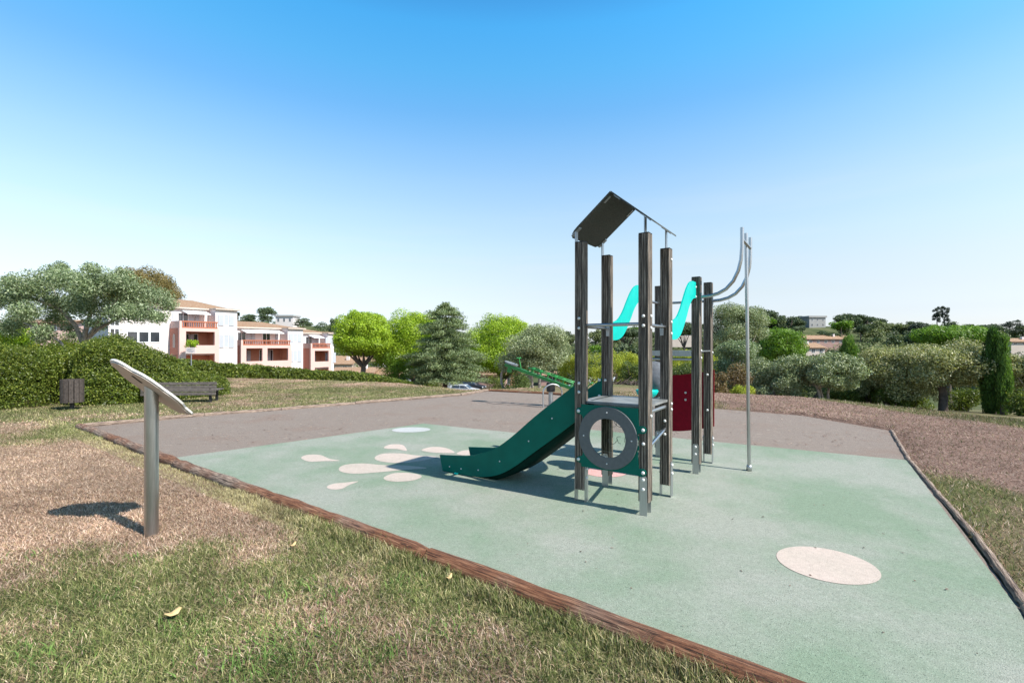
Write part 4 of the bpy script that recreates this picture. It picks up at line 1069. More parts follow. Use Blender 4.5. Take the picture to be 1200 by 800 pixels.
# lower left wing of the first block
MB().box((-5.0, .001, -7.5), (-1.203, 8, 4.4)).build('left_wing', M['w_white'], b1)
MB().box((-1.2, -.02, 3.0), (-.0, .0, 5.4)).build('wall_band', M['w_white'], b1)
for i in range(3): window(b1, -3.5+i*.95, -2.72+i*.95, 2.0, 3.0, 0, shutters=False, bars=0)
for i in range(3): window(b1, -5.0+.15, -4.2, .6+i*1.5, 1.75+i*1.5, 0, shutters=False, bars=1)
flats('apartment_block', 'middle block of flats with two balcony bays and long terracotta balustrade', 6.8, 13.1, 15.2, 1.0, -1.5, (3.75, 4.8), (2.3, 1.65, 1.3, -.25, -1.3), 6.21, two=True)
flats('apartment_block', 'lowest rightmost block of flats beside the round pine', 16.9, 20.2, 21.2, -1.0, -3.5, (3.3, 4.2), (1.95, 1.25, .9, -.6, -1.4), 15.21)
# balcony plant, white sign
shrub('yellow green potted plant on the balcony parapet of the tallest flats', 226, 48.3, 1.5, 396.5, 400, 'pine', 1800, 'balcony_plant', .06, .03, base=zy(408, 48.3), cat='potted plant')
sg = empty('notice_sign', at(223.5, 24.3, gz(*at(223.5, 24.3)[:2]))); tag(sg, 'small white notice board on a post at the left end of the hedge row', 'sign')
zs = zy(413, 24.3)-sg.location.z
MB().box((-.26, -.015, zs-.05), (.26, .015, zs+.26)).build('board', M['w_white'], sg); MB().tube([(0, .04, -.1), (0, .04, zs+.1)], .03, 8).build('post', M['galv'], sg)
M['sign_blue'] = simple('sign_print_grey_blue', (.22, .28, .36), .6)
tb = MB()
for i, (a, b_) in enumerate(((-.15, .16), (-.2, .05), (-.18, .19), (-.1, .12))): tb.box((a, -.018, zs+.19-i*.055), (b_, -.0155, zs+.212-i*.055))
tb.build('faded_print', M['sign_blue'], sg)

def house(name, label, px, d, wd, dep, ywall_top, ybase, yridge, wall, rot=0, gable=True, nwin=3, roof='tiles', cat='house', rows=1, flat_roof=False, group=None):
    x, y, _ = at(px, d); z0 = zy(ybase, d); h = zy(ywall_top, d)-z0; rg = zy(yridge, d)-z0
    b = empty(name, (x, y, z0), R(rot)); tag(b, label, cat, group)
    MB().box((-wd/2, 0, -4), (wd/2, dep, h)).build('wall', M[wall], b)
    if flat_roof: MB().box((-wd/2-.5, -.5, h+.001), (wd/2+.5, dep+.5, rg)).build('roof', M['w_grey'], b)
    else:
        rf = MB()
        rf.add([(-wd/2-.4, -.5, h-.1), (wd/2+.4, -.5, h-.1), (wd/2+.4, dep/2, rg), (-wd/2-.4, dep/2, rg), (wd/2+.4, dep+.5, h-.1), (-wd/2-.4, dep+.5, h-.1)], [(0, 1, 2, 3), (3, 2, 4, 5)])
        rf.add([(-wd/2-.4, -.5, h-.3), (wd/2+.4, -.5, h-.3), (wd/2+.4, dep/2, rg-.2), (-wd/2-.4, dep/2, rg-.2), (wd/2+.4, dep+.5, h-.3), (-wd/2-.4, dep+.5, h-.3)], [(3, 2, 1, 0), (5, 4, 2, 3)])
        rf.add([(-wd/2, .01, h), (-wd/2, dep, h), (-wd/2, dep/2, rg-.2)], [(0, 1, 2)]); rf.add([(wd/2, .01, h), (wd/2, dep, h), (wd/2, dep/2, rg-.2)], [(2, 1, 0)])
        rf.build('roof', M[roof], b)
        MB().box((wd*.18, dep*.3, h), (wd*.18+.7, dep*.3+.7, rg+.5)).build('chimney', M['w_white'], b)
    for r in range(rows):
        hz = h/rows
        for i in range(nwin):
            xx = -wd/2+wd*(i+.5)/nwin; f = window(b, xx-.5, xx+.5, hz*r+hz*.35, hz*r+hz*.8, 0, shutters=False)
    return b
h1 = house('terracotta_house', 'terracotta house with pale tiled roof behind the dark round bush', 580, 82, 8.5, 8, 436, 458, 428, 'w_terra', 12, nwin=2)
h2 = house('garage_house', 'low house with grey garage door and pale roof behind the silver car', 552, 78, 11, 7, 438, 458, 432, 'w_brick', -5, nwin=0)
MB().box((-4.4, -.06, -.5), (-.9, -.003, 2.0)).build('garage_door', M['garage'], h2)
h3 = house('garage_house', 'small terracotta garage with pale pink roof beyond the white car', 462, 86, 6.5, 6, 438, 452, 431, 'w_terra', 8, nwin=0)
MB().box((.6, -.06, -.5), (3.0, -.003, 1.6)).build('garage_door', M['garage'], h3)
house('villa', 'white villa beyond the trunk of the leftmost round pine', 418, 125, 13, 9, 423, 436, 417, 'w_white', 6, nwin=4)
house('villa', 'pale villa beside the right end of the flats, with dark roof line', 396, 118, 7, 8, 426, 440, 420, 'w_cream', 0, nwin=2)
house('bungalow', 'low cream bungalow below the villas, left of the pine trunks', 412, 84, 7.5, 7, 436, 446, 431, 'w_terra', 0, nwin=2)
house('garage_house', 'long low beige building behind the white van and tower', 700, 84, 20, 6, 439, 455, 435.5, 'w_brick', 0, nwin=5)
house('villa', 'cream house with orange roof on the hillside below the brick terrace', 944, 150, 13, 9, 407, 416, 401.5, 'w_cream', 4, nwin=5)
house('brick_terrace', 'long brick house with orange roof below the grey apartment block', 972, 200, 19, 9, 397, 404, 392.5, 'w_brick', 0, nwin=6)
house('hill_apartment_block', 'grey apartment block with flat roof on the hilltop', 958, 262, 9.5, 8, 372, 390, 370, 'w_grey', 4, nwin=3, rows=3, flat_roof=True, cat='apartment building')
house('hill_house', 'small white house on the hill above the middle flats', 333, 245, 9, 8, 371, 380, 369, 'w_white', 0, nwin=3, rows=1, flat_roof=True)
house('hill_house', 'beige roofed house on the rise behind the turquoise panel', 800, 175, 9, 7, 389, 394, 386, 'w_cream', 0, nwin=3)
house('hill_house', 'beige house at the right border behind the cypress', 1200, 165, 9, 7, 400, 406, 396, 'w_cream', 0, nwin=3)
house('pink_house', 'pink wall of a house glimpsed through the olive branches at the left', 42, 60, 7, 6, 377, 392, 373, 'w_pink', 10, nwin=2)

# road at the foot of the slope
M['road'] = simple('grey_road', (.11, .105, .10), .9, 0, .2, 2)
sheet('road', [(-30, 55), (30, 55), (30, 80), (-30, 80)], -5.545, M['road'])

# ------------------------------------------------------------------ vehicles
def paint(name, c): 
    m, nt_, p = mat_base(name); p.inputs['Base Color'].default_value = (*c, 1); p.inputs['Roughness'].default_value = .3; p.inputs['Coat Weight'].default_value = .6
    nt_.links.new(ramp(nt_, noise(nt_, 2), [(.3, tuple(k*.95 for k in c)), (.7, c)]), p.inputs['Base Color']); return m
M['tyre'] = simple('tyre_rubber', (.02, .02, .02), .8); M['lamp_red'] = simple('tail_lamp_red', (.35, .01, .01), .3); M['lamp_clear'] = simple('head_lamp_clear', (.7, .7, .7), .2)
def car(name, label, loc, rz, col, L=4.3, W=1.75, H=1.5, van=False):
    c = empty(name, loc, rz); tag(c, label, 'van' if van else 'car')
    pm = paint(name+'_paint', col); h = W/2
    if van: low = [(-L/2, .35), (L/2, .35), (L/2, .95), (L/2-.15, 1.1), (L/2-.9, 1.25), (L/2-1.6, H-.05), (-L/2+.1, H), (-L/2, H-.15)]; roof = None
    else: low = [(-L/2+.02, .32), (L/2-.05, .32), (L/2, .6), (L/2-.12, .82), (L/2-1.05, .96), (-L/2+.12, .98), (-L/2, .75)]
    mb = MB(); mb.prism(low, 'y', -h, h); mb.build('body', pm, c, .06)
    if not van:
        top = [(-L/2+.12, .96), (L/2-1.05, .95), (L/2-1.85, H-.03), (-L/2+.75, H), (-L/2+.3, H-.1)]
        m2 = MB(); n = len(top); vv = [(p[0], -h*(.96 if p[1] < 1.1 else .80), p[1]) for p in top]+[(p[0], h*(.96 if p[1] < 1.1 else .80), p[1]) for p in top]
        m2.add(vv, [list(range(n)), [i+n for i in range(n)][::-1]]+[(i+n, (i+1) % n+n, (i+1) % n, i) for i in range(n)]); m2.build('cabin', pm, c, .05)
        g = MB()
        for s in (-1, 1):
            for (a0_, a1_, b0_, b1_) in ((-L/2+.45, -.42, -L/2+.62, -.45), (-.34, .42, -.37, .2), (.48, L/2-1.25, .27, L/2-1.85)):
                yb, yt = s*h*.945, s*h*.835
                g.add([(a0_, yb+s*.012, 1.03), (a1_, yb+s*.012, 1.03), (b1_, yt+s*.012, H-.13), (b0_, yt+s*.012, H-.13)], [(0, 1, 2, 3) if s < 0 else (3, 2, 1, 0)])
        g.add([(-L/2+.14, -h*.8, 1.05), (-L/2+.14, h*.8, 1.05), (-L/2+.31, h*.7, H-.16), (-L/2+.31, -h*.7, H-.16)], [(3, 2, 1, 0)])
        g.add([(L/2-1.10, -h*.82, 1.0), (L/2-1.10, h*.82, 1.0), (L/2-1.79, h*.72, H-.07), (L/2-1.79, -h*.72, H-.07)], [(0, 1, 2, 3)])
        g.build('windows', M['window'], c)
    else:
        g = MB(); g.box((L/2-1.5, -h-.01, 1.15), (L/2-.95, h+.01, H-.3)); g.build('windows', M['window'], c)
    for s in (-1, 1):
        for x in (-L/2+.8, L/2-.8):
            Mx = Matrix.Translation((x, s*(h-.08), .31)) @ Matrix.Rotation(R(90), 4, 'X')
            wl = MB().lathe([(.2, -.1), (.3, -.1), (.315, -.05), (.315, .05), (.3, .1), (.2, .1)], 18, Mx).build('wheel', M['tyre'], c)
            MB().lathe([(.05, -.11), (.19, -.105), (.19, .105), (.05, .11)], 14, Mx).build('rim', M['galv'], wl)
        MB().box((-L/2-.012, s*h*.72-.12, .78 if not van else .9), (-L/2+.05, s*h*.72+.12, .95 if not van else 1.2)).build('tail_light', M['lamp_red'], c)
        MB().box((L/2-.1, s*h*.7-.16, .62), (L/2+.008, s*h*.7+.16, .75)).build('headlight', M['lamp_clear'], c)
    MB().box((-L/2-.015, -.25, .5), (-L/2+.02, .25, .61)).build('number_plate', M['w_white'], c)
    return c
def on_road(px, d): q = at(px, d); return (q[0], q[1], -5.54)
car('silver_car', 'silver estate car parked side on below the end of the lawn', on_road(544, 69), R(-14), (.55, .57, .60))
car('dark_car', 'dark car parked behind the silver estate car', on_road(553, 75), R(-20), (.03, .035, .045))
car('white_car', 'small white hatchback seen from behind, left of the cedar', on_road(469, 70.5), R(80), (.72, .73, .75), 3.8, 1.7, 1.5)
car('white_van', 'white van glimpsed behind the top of the green slide', (at(693, 52)[0], 52, gz(at(693, 52)[0], 52)), R(180), (.62, .65, .72), 5.2, 1.9, 2.1, True)
car('light_car', 'light grey car partly hidden behind the right end of the flats', on_road(394, 76), R(20), (.6, .62, .64))

# ------------------------------------------------------------------ bin, bench, sign, seesaw, hoop
def bin_():
    g = gp(84.5, 479.5); root = empty('litter_bin', g); tag(root, 'dark wooden slatted litter bin on a post between the two hedges', 'litter bin')
    r = .215; z0 = .18; z1 = .76
    for k in range(14):
        a = k*2*math.pi/14
        Mx = Matrix.Rotation(a, 4, 'Z') @ Matrix.Translation((r, 0, 0))
        m = MB(); m.box((-.011, -.042, z0), (.011, .042, z1), Mx); m.build('slat', M['bin_wood'], root)
    MB().lathe([(r-.03, z0+.04), (r-.013, z0+.04), (r-.013, z0+.08), (r-.03, z0+.08)], 24).build('hoop', M['iron'], root)
    MB().lathe([(r-.05, z0+.02), (r-.045, z1-.02), (r-.06, z1-.02), (r-.06, z0+.04)], 20).build('liner', M['iron'], root)
    MB().tube([(0, 0, -.05), (0, 0, z0+.05)], .045, 10).build('post', M['iron'], root)
bin_()
def bench():
    a = Vector(gp(181, 472)); b = Vector(gp(248, 468.5)); L = 1.95
    d = 13.4; c = at(214, d, 0); root = empty('park_bench', c, R(7)); tag(root, 'low dark wooden plank bench standing in front of the long hedge', 'bench')
    for i, (y, z) in enumerate(((-.20, .25), (-.19, .345), (-.17, .44), (-.15, .535))):
        MB().box((-L/2, y-.018, z-.040), (L/2, y+.018, z+.040), Matrix.Translation((0, 0, 0))).build('back_plank', M['bench_wood'], root, .006)
    for i in range(4): MB().box((-L/2, -.12+i*.105, .335), (L/2, -.03+i*.105, .365)).build('seat_plank', M['bench_wood'], root, .006)
    for x in (-L/2+.18, L/2-.18):
        m = MB(); m.box((x-.03, -.14, .29), (x+.03, .28, .33)); m.box((x-.03, -.14, 0), (x+.03, -.09, .29)); m.box((x-.03, .22, 0), (x+.03, .27, .29)); m.box((x-.03, -.145, .33), (x+.03, -.127, .57)); m.build('leg', M['iron'], root)
bench()
def sign():
    g = Vector(gp(177.5, 626)); root = empty('information_sign', g); tag(root, 'tilted scalloped pale board on a round steel post in the dry grass', 'information sign')
    tau, phi = R(43), R(55)
    n = Vector((math.sin(tau)*math.cos(phi), math.sin(tau)*math.sin(phi), math.cos(tau)))
    down = Vector((math.cos(tau)*math.cos(phi), math.cos(tau)*math.sin(phi), -math.sin(tau))); side = n.cross(down)
    H = 1.235; ctr = Vector((0, 0, H))
    Mx = Matrix((( down.x, side.x, n.x, ctr.x), (down.y, side.y, n.y, ctr.y), (down.z, side.z, n.z, ctr.z), (0, 0, 0, 1)))
    half = [(-.365, 0), (-.362, .05), (-.345, .10), (-.31, .135), (-.27, .15), (-.245, .165), (-.225, .20), (-.19, .245), (-.13, .272), (-.05, .28), (0, .272), (.06, .28), (.13, .272), (.19, .245), (.225, .205), (.25, .175), (.29, .165), (.335, .15), (.355, .12), (.362, .06), (.35, .045), (.352, .0)]
    pts = [(x, -y) for x, y in half]+[(x, y) for x, y in half[::-1][1:-1]]
    MB().prism(pts, 'z', 0, .016, Mx).build('board', M['white_edge'], root, .003)
    inner = [(x*.955, y*.955) for x, y in pts]
    MB().prism(inner, 'z', -.012, -.0005, Mx).build('back_plate', M['plate_back'], root)
    MB().prism([(x*.93, y*.93) for x, y in pts], 'z', .0165, .018, Mx).build('printed_face', M['plate_back'], root)
    MB().box((-.06, -.012, -.018), (.03, .012, -.0125), Mx @ Matrix.Translation((-.13, -.05, 0))).build('slot', M['black'], root)
    m = MB(); nn = 32; r = .051; vb = []; vt = []
    for k in range(nn):
        a = k*2*math.pi/nn; x, y = r*math.cos(a), r*math.sin(a)
        zt = H-(n.x*x+n.y*y)/n.z-.02; vb.append((x, y, -.05)); vt.append((x, y, zt))
    m.add(vb+vt, [(k, (k+1) % nn, (k+1) % nn+nn, k+nn) for k in range(nn)], True); m.add(vt, [list(range(nn))]); m.build('post', M['steel'], root)
sign()
def seesaw():
    d = 13.2; p0 = Vector(at(592, d, zy(427, d))); p1 = Vector((2.25, 11.9, .26)); mid = (p0+p1)/2
    root = empty('seesaw', (mid.x, mid.y, 0)); tag(root, 'green metal seesaw with its left seat raised, behind the slide', 'seesaw')
    a = p0-root.location; b = p1-root.location; ax = (b-a).normalized(); sd = Vector((ax.y, -ax.x, 0)).normalized(); up = sd.cross(ax); up = up if up.z > 0 else -up
    def bar(q0, q1, hw, hh):
        m = MB(); t = (q1-q0).normalized(); s = t.cross(Vector((0, 0, 1))).normalized(); u = s.cross(t)
        vv = [q+s*i*hw+u*j*hh for q in (q0, q1) for i, j in ((-1, -1), (1, -1), (1, 1), (-1, 1))]
        return m.add(vv, [(0, 3, 2, 1), (4, 5, 6, 7), (0, 1, 5, 4), (1, 2, 6, 5), (2, 3, 7, 6), (3, 0, 4, 7)])
    m = bar(a, b, .03, .04); m.build('beam', M['seesaw_green'], root)
    L = (b-a).length
    for s in (-.12, .12):
        q0 = a+ax*L*.27+up*.16+sd*s; q1 = a+ax*L*.73+up*.16+sd*s; m = MB().tube([q0-up*.13, q0, q1, q1-up*.13], .018, 8); m.build('side_rail', M['seesaw_green'], root)
    for k in range(6):
        q = a+ax*L*(.30+.08*k); m = bar(q-sd*.12+up*.16, q+sd*.12+up*.16, .014, .014); m.build('cross_bar', M['seesaw_green'], root)
        m = bar(q+up*.05, q+up*.17, .016, .016); m.build('upright', M['seesaw_green'], root)
    for e, s in ((a, 1), (b, -1)):
        q = e+ax*s*.18+up*.075
        Mq = Matrix.Translation(q); Mq = Mq @ Matrix(((ax.x, sd.x, up.x), (ax.y, sd.y, up.y), (ax.z, sd.z, up.z))).to_4x4()
        MB().prism([(.17*math.cos(t)*(1.25), .13*math.sin(t)) for t in np.linspace(0, 2*math.pi, 20)[:-1]], 'z', 0, .03, Mq).build('seat', M['platform'], root)
        MB().box((-.05, -.045, -.24), (.05, .045, -.1), Mq).build('bumper', M['seesaw_green'], root)
        h0 = e+ax*s*.5+up*.05; h1 = h0-ax*s*.14+up*.25
        MB().tube([h0, h1, h1-ax*s*.02+sd*.1], .016, 8).tube([h1, h1-sd*.12], .016, 8).build('handle', M['seesaw_green'], root)
    MB().box((-.11, -.09, .38), (.11, .09, .62)).build('pivot_block', M['black'], root, .02)
    MB().tube([(0, 0, -.05), (0, 0, .45)], .06, 12).build('pivot_post', M['galv'], root)
seesaw()
def hoop():
    a = Vector(gp(636.5, 477.5)); b = a+Vector((.5, .12, 0)); root = empty('grab_hoop', a); tag(root, 'grey steel inverted U hoop standing on the asphalt beside the seesaw', 'steel hoop')
    e = b-a; pts = [Vector((0, 0, -.05)), Vector((0, 0, .38))]
    for k in range(1, 12):
        t = math.pi*k/12; pts.append(e*(.5-.5*math.cos(t)*1)+Vector((0, 0, .38+.22*math.sin(t))))
    pts += [e+Vector((0, 0, .38)), e+Vector((0, 0, -.05))]
    o = MB().tube(pts, .019, 12).build('tube', M['galv'], root)
hoop()

# ------------------------------------------------------------------ play structure
TR = math.atan2(-.569, .822)
ps = empty('play_structure', (1.1765, 4.9365, .008), TR)
tag(ps, 'wooden post play tower with green slide, grey gable roof, turquoise bridge panels and pole', 'play structure')
PW = .104
def post_poly(w_):
    h = w_/2; c = .008; g = .008; out = []
    # one side from (-h..h) with two V grooves, rotated four times
    side = [(-h+c, -h), (-h*.5-g*.7, -h), (-h*.5, -h+g*1.3), (-h*.5+g*.7, -h), (-g*.6, -h), (0, -h+g), (g*.6, -h), (h*.5-g*.7, -h), (h*.5, -h+g*1.3), (h*.5+g*.7, -h), (h-c, -h)]
    for k in range(4):
        a = k*math.pi/2; out += [(x*math.cos(a)-y*math.sin(a), x*math.sin(a)+y*math.cos(a)) for x, y in side]
    return out
PP = post_poly(PW)
bolt_me = None
def bolt(parent, p, axis, r=.0165):
    """dome bolt cap at p facing axis '+x','-x','+y','-y'"""
    global bolt_me
    if bolt_me is None:
        o = MB().lathe([(.95, 0), (1, .15), (.92, .45), (.6, .78), (.01, .9)], 12).build('bolt', M['bolt']); bolt_me = o.data; bpy.data.objects.remove(o)
    o = bpy.data.objects.new('bolt', bolt_me); COL.objects.link(o); o.parent = parent; o.location = p; o.scale = (r, r, r)
    o.rotation_euler = {'+x': (0, R(90), 0), '-x': (0, R(-90), 0), '-y': (R(90), 0, 0), '+y': (R(-90), 0, 0), '+z': (0, 0, 0)}[axis]
def post(x, y, top, foot, bolts=()):
    base = empty('post', (x, y, 0), 0, ps) if False else None
    m = MB(); m.prism(PP, 'z', .125, top); o = m.build('post', M['post'], ps); o.location = (x, y, 0)
    MB().box((-PW/2+.002, -PW/2+.002, top+.001), (PW/2-.002, PW/2-.002, top+.012)).build('post_cap', M['black'], o, .003)
    for s in (-1, 1):
        pts = [(-.036, -.03), (.036, -.03), (.036, .345), (.026, .37), (-.026, .37), (-.036, .345)]
        mb = MB(); t0, t1 = PW/2+.001, PW/2+.008
        if s < 0: t0, t1 = -t1, -t0
        mb.prism(pts, 'y' if foot == 'y' else 'x', t0, t1); mb.build('foot_bracket', M['galv'], o)
        for z in (.335, .245):
            q = PW/2+.008
            if foot == 'y': bolt(o, (0, s*q, z), '+y' if s > 0 else '-y')
            else: bolt(o, (s*q, 0, z), '+x' if s > 0 else '-x')
    for (ax, z) in bolts:
        q = PW/2; bolt(o, {'-y': (0, -q, z), '+x': (q, 0, z), '-x': (-q, 0, z), '+y': (0, q, z)}[ax], ax)
    return o
hx, hy = .335, .33
FLp = post(-hx, -hy, 2.645, 'x', [('-y', 1.87), ('-y', 1.77), ('-y', 1.21), ('-y', 1.12), ('-y', .93), ('-x', 2.5), ('-x', 2.42)])
FRp = post(hx, -hy, 2.645, 'y', [('-y', 1.87), ('-y', 1.78), ('-y', 0.80), ('-y', .67), ('+x', 1.87), ('+x', 1.76), ('+x', .93), ('-x', 2.55), ('-x', 2.47)])
BLp = post(-hx, hy, 2.61, 'y', [('-y', 1.2), ('-y', .87)])
BRp = post(hx, hy, 2.61, 'x', [('-y', .80), ('-y', .66), ('+x', 1.84), ('+x', 1.72), ('+x', .98), ('+x', .92), ('+x', 2.5)])
t2 = 1.774; ox = .043
Dp = post(ox-.335, t2-.32, 2.44, 'y'); Ap = post(ox+.335, t2-.32, 2.44, 'y', [('-y', 2.32), ('-y', 2.2), ('+x', 1.53), ('+x', 1.44)])
Bp = post(ox+.335, t2+.32, 2.44, 'x', [('-y', 1.2), ('-y', .72), ('+x', 2.12), ('+x', 1.5)]); Cp = post(ox-.335, t2+.32, 2.44, 'y', [('-y', 2.2)])
# platforms
pl = MB().prism([(-hx-.01, -hy+.03), (-hx+.06, -hy-.0), (hx-.06, -hy-.0), (hx-.06, -hy+.055), (hx+.03, -hy+.055), (hx+.03, hy-.055), (hx-.055, hy-.055), (hx-.055, hy+.03), (-hx+.055, hy+.03), (-hx+.055, hy-.055), (-hx-.03, hy-.055), (-hx-.03, -hy+.055), (-hx-.01, -hy+.055)], 'z', 1.005, 1.028).build('platform', M['platform'], ps)
for s in (-.22, .22): MB().tube([(-hx+.05, s, .985), (hx-.05, s, .985)], .02, 8).build('platform_beam', M['galv'], ps)
p2 = MB().box((ox-.27, t2-.36, 1.50), (ox+.27, t2+.36, 1.525)).build('upper_platform', M['grey_hpl'], ps)
MB().box((ox-.285, t2-.372, 1.46), (ox+.285, t2-.362, 1.528)).build('platform_edge', M['galv'], ps)
MB().tube([(ox-.30, t2-.33, 1.42), (ox+.30, t2-.33, 1.42)], .018, 10).build('rail', M['steel'], ps)
MB().box((ox+.342, t2-.27, 1.515), (ox+.375, t2+.27, 1.53)).build('platform_edge', M['galv'], ps)
# rails with end ears
def rail(a, b, z, r=.017):
    o = MB().tube([(*a, z), (*b, z)], r, 12).build('rail', M['steel'], ps); return o
rail((-hx, -hy+.01), (hx, -hy+.01), 1.80); rail((-hx+.0, -hy), (-hx, hy), 1.79); rail((hx, -hy), (hx, hy), 1.79)
rail((ox-.335, t2+.32), (ox+.335, t2+.32), 2.2); rail((ox-.335, t2-.32), (ox-.335, t2+.32), 2.2)
for px_, py_ in ((-hx+.03, hy-.052), (hx-.03, hy-.052)):
    MB().prism([(px_-.018, 1.70), (px_+.018, 1.70), (px_+.022, 1.80), (px_, 1.83), (px_-.022, 1.80)], 'y', py_-.007, py_).build('rail_bracket', M['galv'], ps)
# diagonal steps on the right side
MB().tube([(hx, -hy+.03, .60), (hx, hy-.03, .72)], .019, 12).build('step_bar', M['steel'], ps)
MB().tube([(hx, -hy+.03, .95), (hx, hy-.03, .95)], .019, 12).build('step_bar', M['galv'], ps)
# roof
rz0, sl_, hw = 3.115, .83, .455
for s in (-1, 1):
    m = MB(); th = .013; y0, y1 = -.37, .34
    def zr_(u): return rz0-sl_*abs(u)
    # rounded lower corners
    pl_ = [(0.004, y0), (.37, y0), (.405, y0+.008), (.435, y0+.028), (hw, y0+.07), (hw, y1-.07), (.435, y1-.028), (.405, y1-.008), (.37, y1), (.004, y1)]
    top = [(s*u, y, zr_(u)) for u, y in pl_]; bot = [(s*u, y, zr_(u)-th*1.3) for u, y in pl_]; n = len(pl_)
    m.add(top+bot, [list(range(n)), [i+n for i in range(n)][::-1]]+[(i, i+n, (i+1) % n+n, (i+1) % n) for i in range(n)])
    rp = m.build('roof_panel', M['dark_roof'], ps)
    for y in (-hy, hy):
        # bracket from post to panel
        u = hx+.02; x = s*(hx+PW/2+.004) if s < 0 else s*(hx+.0)
        mb = MB(); zt = zr_(abs(x))-.022
        mb.box((x-.005, y-.026, 2.44), (x+.005, y+.026, zt)); mb.add([(x+e_, y+w_, z_) for z_o in (0, -.008) for e_, w_, z_ in ((-.045, -.026, zr_(abs(x-.045))-.0185+z_o), (.045, -.026, zr_(abs(x+.045))-.0185+z_o), (.045, .026, zr_(abs(x+.045))-.0185+z_o), (-.045, .026, zr_(abs(x-.045))-.0185+z_o))], [(0, 1, 2, 3), (7, 6, 5, 4), (0, 4, 5, 1), (1, 5, 6, 2), (2, 6, 7, 3), (3, 7, 4, 0)]); mb.build('roof_bracket', M['galv'], ps)
    for y in (y0+.05, y1-.05):
        u0, u1 = .02, .085
        mb = MB(); mb.add([(s*u0, y-.015, zr_(u0)-.019), (s*u1, y-.015, zr_(u1)-.019), (s*u1, y+.015, zr_(u1)-.019), (s*u0, y+.015, zr_(u0)-.019), (s*u0, y-.015, zr_(u0)-.027), (s*u1, y-.015, zr_(u1)-.027), (s*u1, y+.015, zr_(u1)-.027), (s*u0, y+.015, zr_(u0)-.027)], [(0, 1, 2, 3), (7, 6, 5, 4), (0, 4, 5, 1), (1, 5, 6, 2), (2, 6, 7, 3), (3, 7, 4, 0)]); mb.build('ridge_clip', M['galv'], rp)
# front panel with porthole
def ringed_panel():
    y0, y1 = -hy-.062, -hy-.049; zc = .688; xc = -.022; n = 48; ri = .195
    outer = [(-hx+.03, .37), (hx-.055, .37)]
    # right edge with notches and ears
    for zc_, up_ in ((.40, 1),): outer += [(hx-.02, .37-.012), (hx+.0, .365), (hx+.022, .375), (hx+.03, .40), (hx+.022, .425), (hx, .435), (hx-.045, .435)]
    outer += [(hx-.055, .60), (hx-.04, .61), (hx-.04, .64), (hx-.055, .65), (hx-.055, .70), (hx-.04, .705), (hx-.04, .735), (hx-.055, .745),
              (hx-.045, .765), (hx, .765), (hx+.022, .775), (hx+.03, .80), (hx+.022, .825), (hx, .835), (hx-.045, .838), (hx-.05, 1.0), (-hx+.03, 1.0)]
    outer += [(-hx+.03, .965), (-hx-.0, .965), (-hx-.025, .95), (-hx-.03, .93), (-hx-.02, .905), (-hx+.03, .895), (-hx+.045, .87), (-hx+.045, .49), (-hx+.03, .475), (-hx-.01, .465), (-hx-.03, .44), (-hx-.02, .415), (-hx+.03, .40)]
    import bmesh
    bm = bmesh.new()
    ov = [bm.verts.new((x, y0, z)) for x, z in outer]; iv = [bm.verts.new((xc+ri*math.cos(k*2*math.pi/n), y0, zc+ri*math.sin(k*2*math.pi/n))) for k in range(n)]
    ed = [bm.edges.new((ov[i], ov[(i+1) % len(ov)])) for i in range(len(ov))]+[bm.edges.new((iv[i], iv[(i+1) % n])) for i in range(n)]
    bmesh.ops.triangle_fill(bm, edges=ed, use_beauty=True)
    ex = bmesh.ops.extrude_face_region(bm, geom=list(bm.faces))
    bmesh.ops.translate(bm, vec=(0, y1-y0, 0), verts=[g for g in ex['geom'] if isinstance(g, bmesh.types.BMVert)])
    bmesh.ops.recalc_face_normals(bm, faces=bm.faces)
    me = bpy.data.meshes.new('porthole_panel'); bm.to_mesh(me); bm.free(); me.materials.append(M['green_hpl'])
    o = bpy.data.objects.new('porthole_panel', me); COL.objects.link(o); o.parent = ps
    rm = MB(); ro, ri2 = .307, .19; n = 64; yy0, yy1 = y0-.014, y0-.001
    vv = []
    for r_, yy in ((ri2, yy1), (ri2, yy0), (ro-.004, yy0), (ro, yy0+.004), (ro, yy1)):
        vv += [(xc+r_*math.cos(k*2*math.pi/n), yy, zc+r_*math.sin(k*2*math.pi/n)) for k in range(n)]
    for j in range(4): rm.add([vv[j*n+k] for k in range(n)]+[vv[(j+1)*n+k] for k in range(n)], [(k, (k+1) % n, (k+1) % n+n, k+n) for k in range(n)], False)
    ring = rm.build('porthole_ring', M['grey_hpl'], o)
    for a in (0, 90, 180, 270): bolt(ring, (xc+.25*math.cos(R(a)), yy0, zc+.25*math.sin(R(a))), '-y', .008)
    for x, z in ((hx, .40), (hx, .80), (-hx, .93), (-hx, .44)): bolt(o, (x, y0, z), '-y', .018)
ringed_panel()
# transparent maze panel on the back of the tower
mp_ = MB().box((-hx-.04, hy-.075, .40), (hx-.12, hy-.067, .96)).build('maze_panel', M['clear'], ps)
rs = np.random.RandomState(9); mz = MB()
for k in range(10):
    cx_, cz_ = -hx+.10+.085*(k % 5), .57+.17*(k//5)+rs.uniform(-.03, .03); r_ = rs.uniform(.035, .06); a = rs.uniform(0, 6)
    pts = [(cx_+r_*math.cos(a+t)*(1+.3*math.sin(2*t)), hy-.0775, cz_+r_*math.sin(a+t)) for t in np.linspace(0, 3.6, 14)]
    mz.tube(pts, .0026, 5)
mz.build('maze_line', M['grey_hpl'], mp_)
for x, z in ((-hx+.08, .86), (-.05, .55)): bolt(mp_, (x, hy-.075, z), '-y', .012)
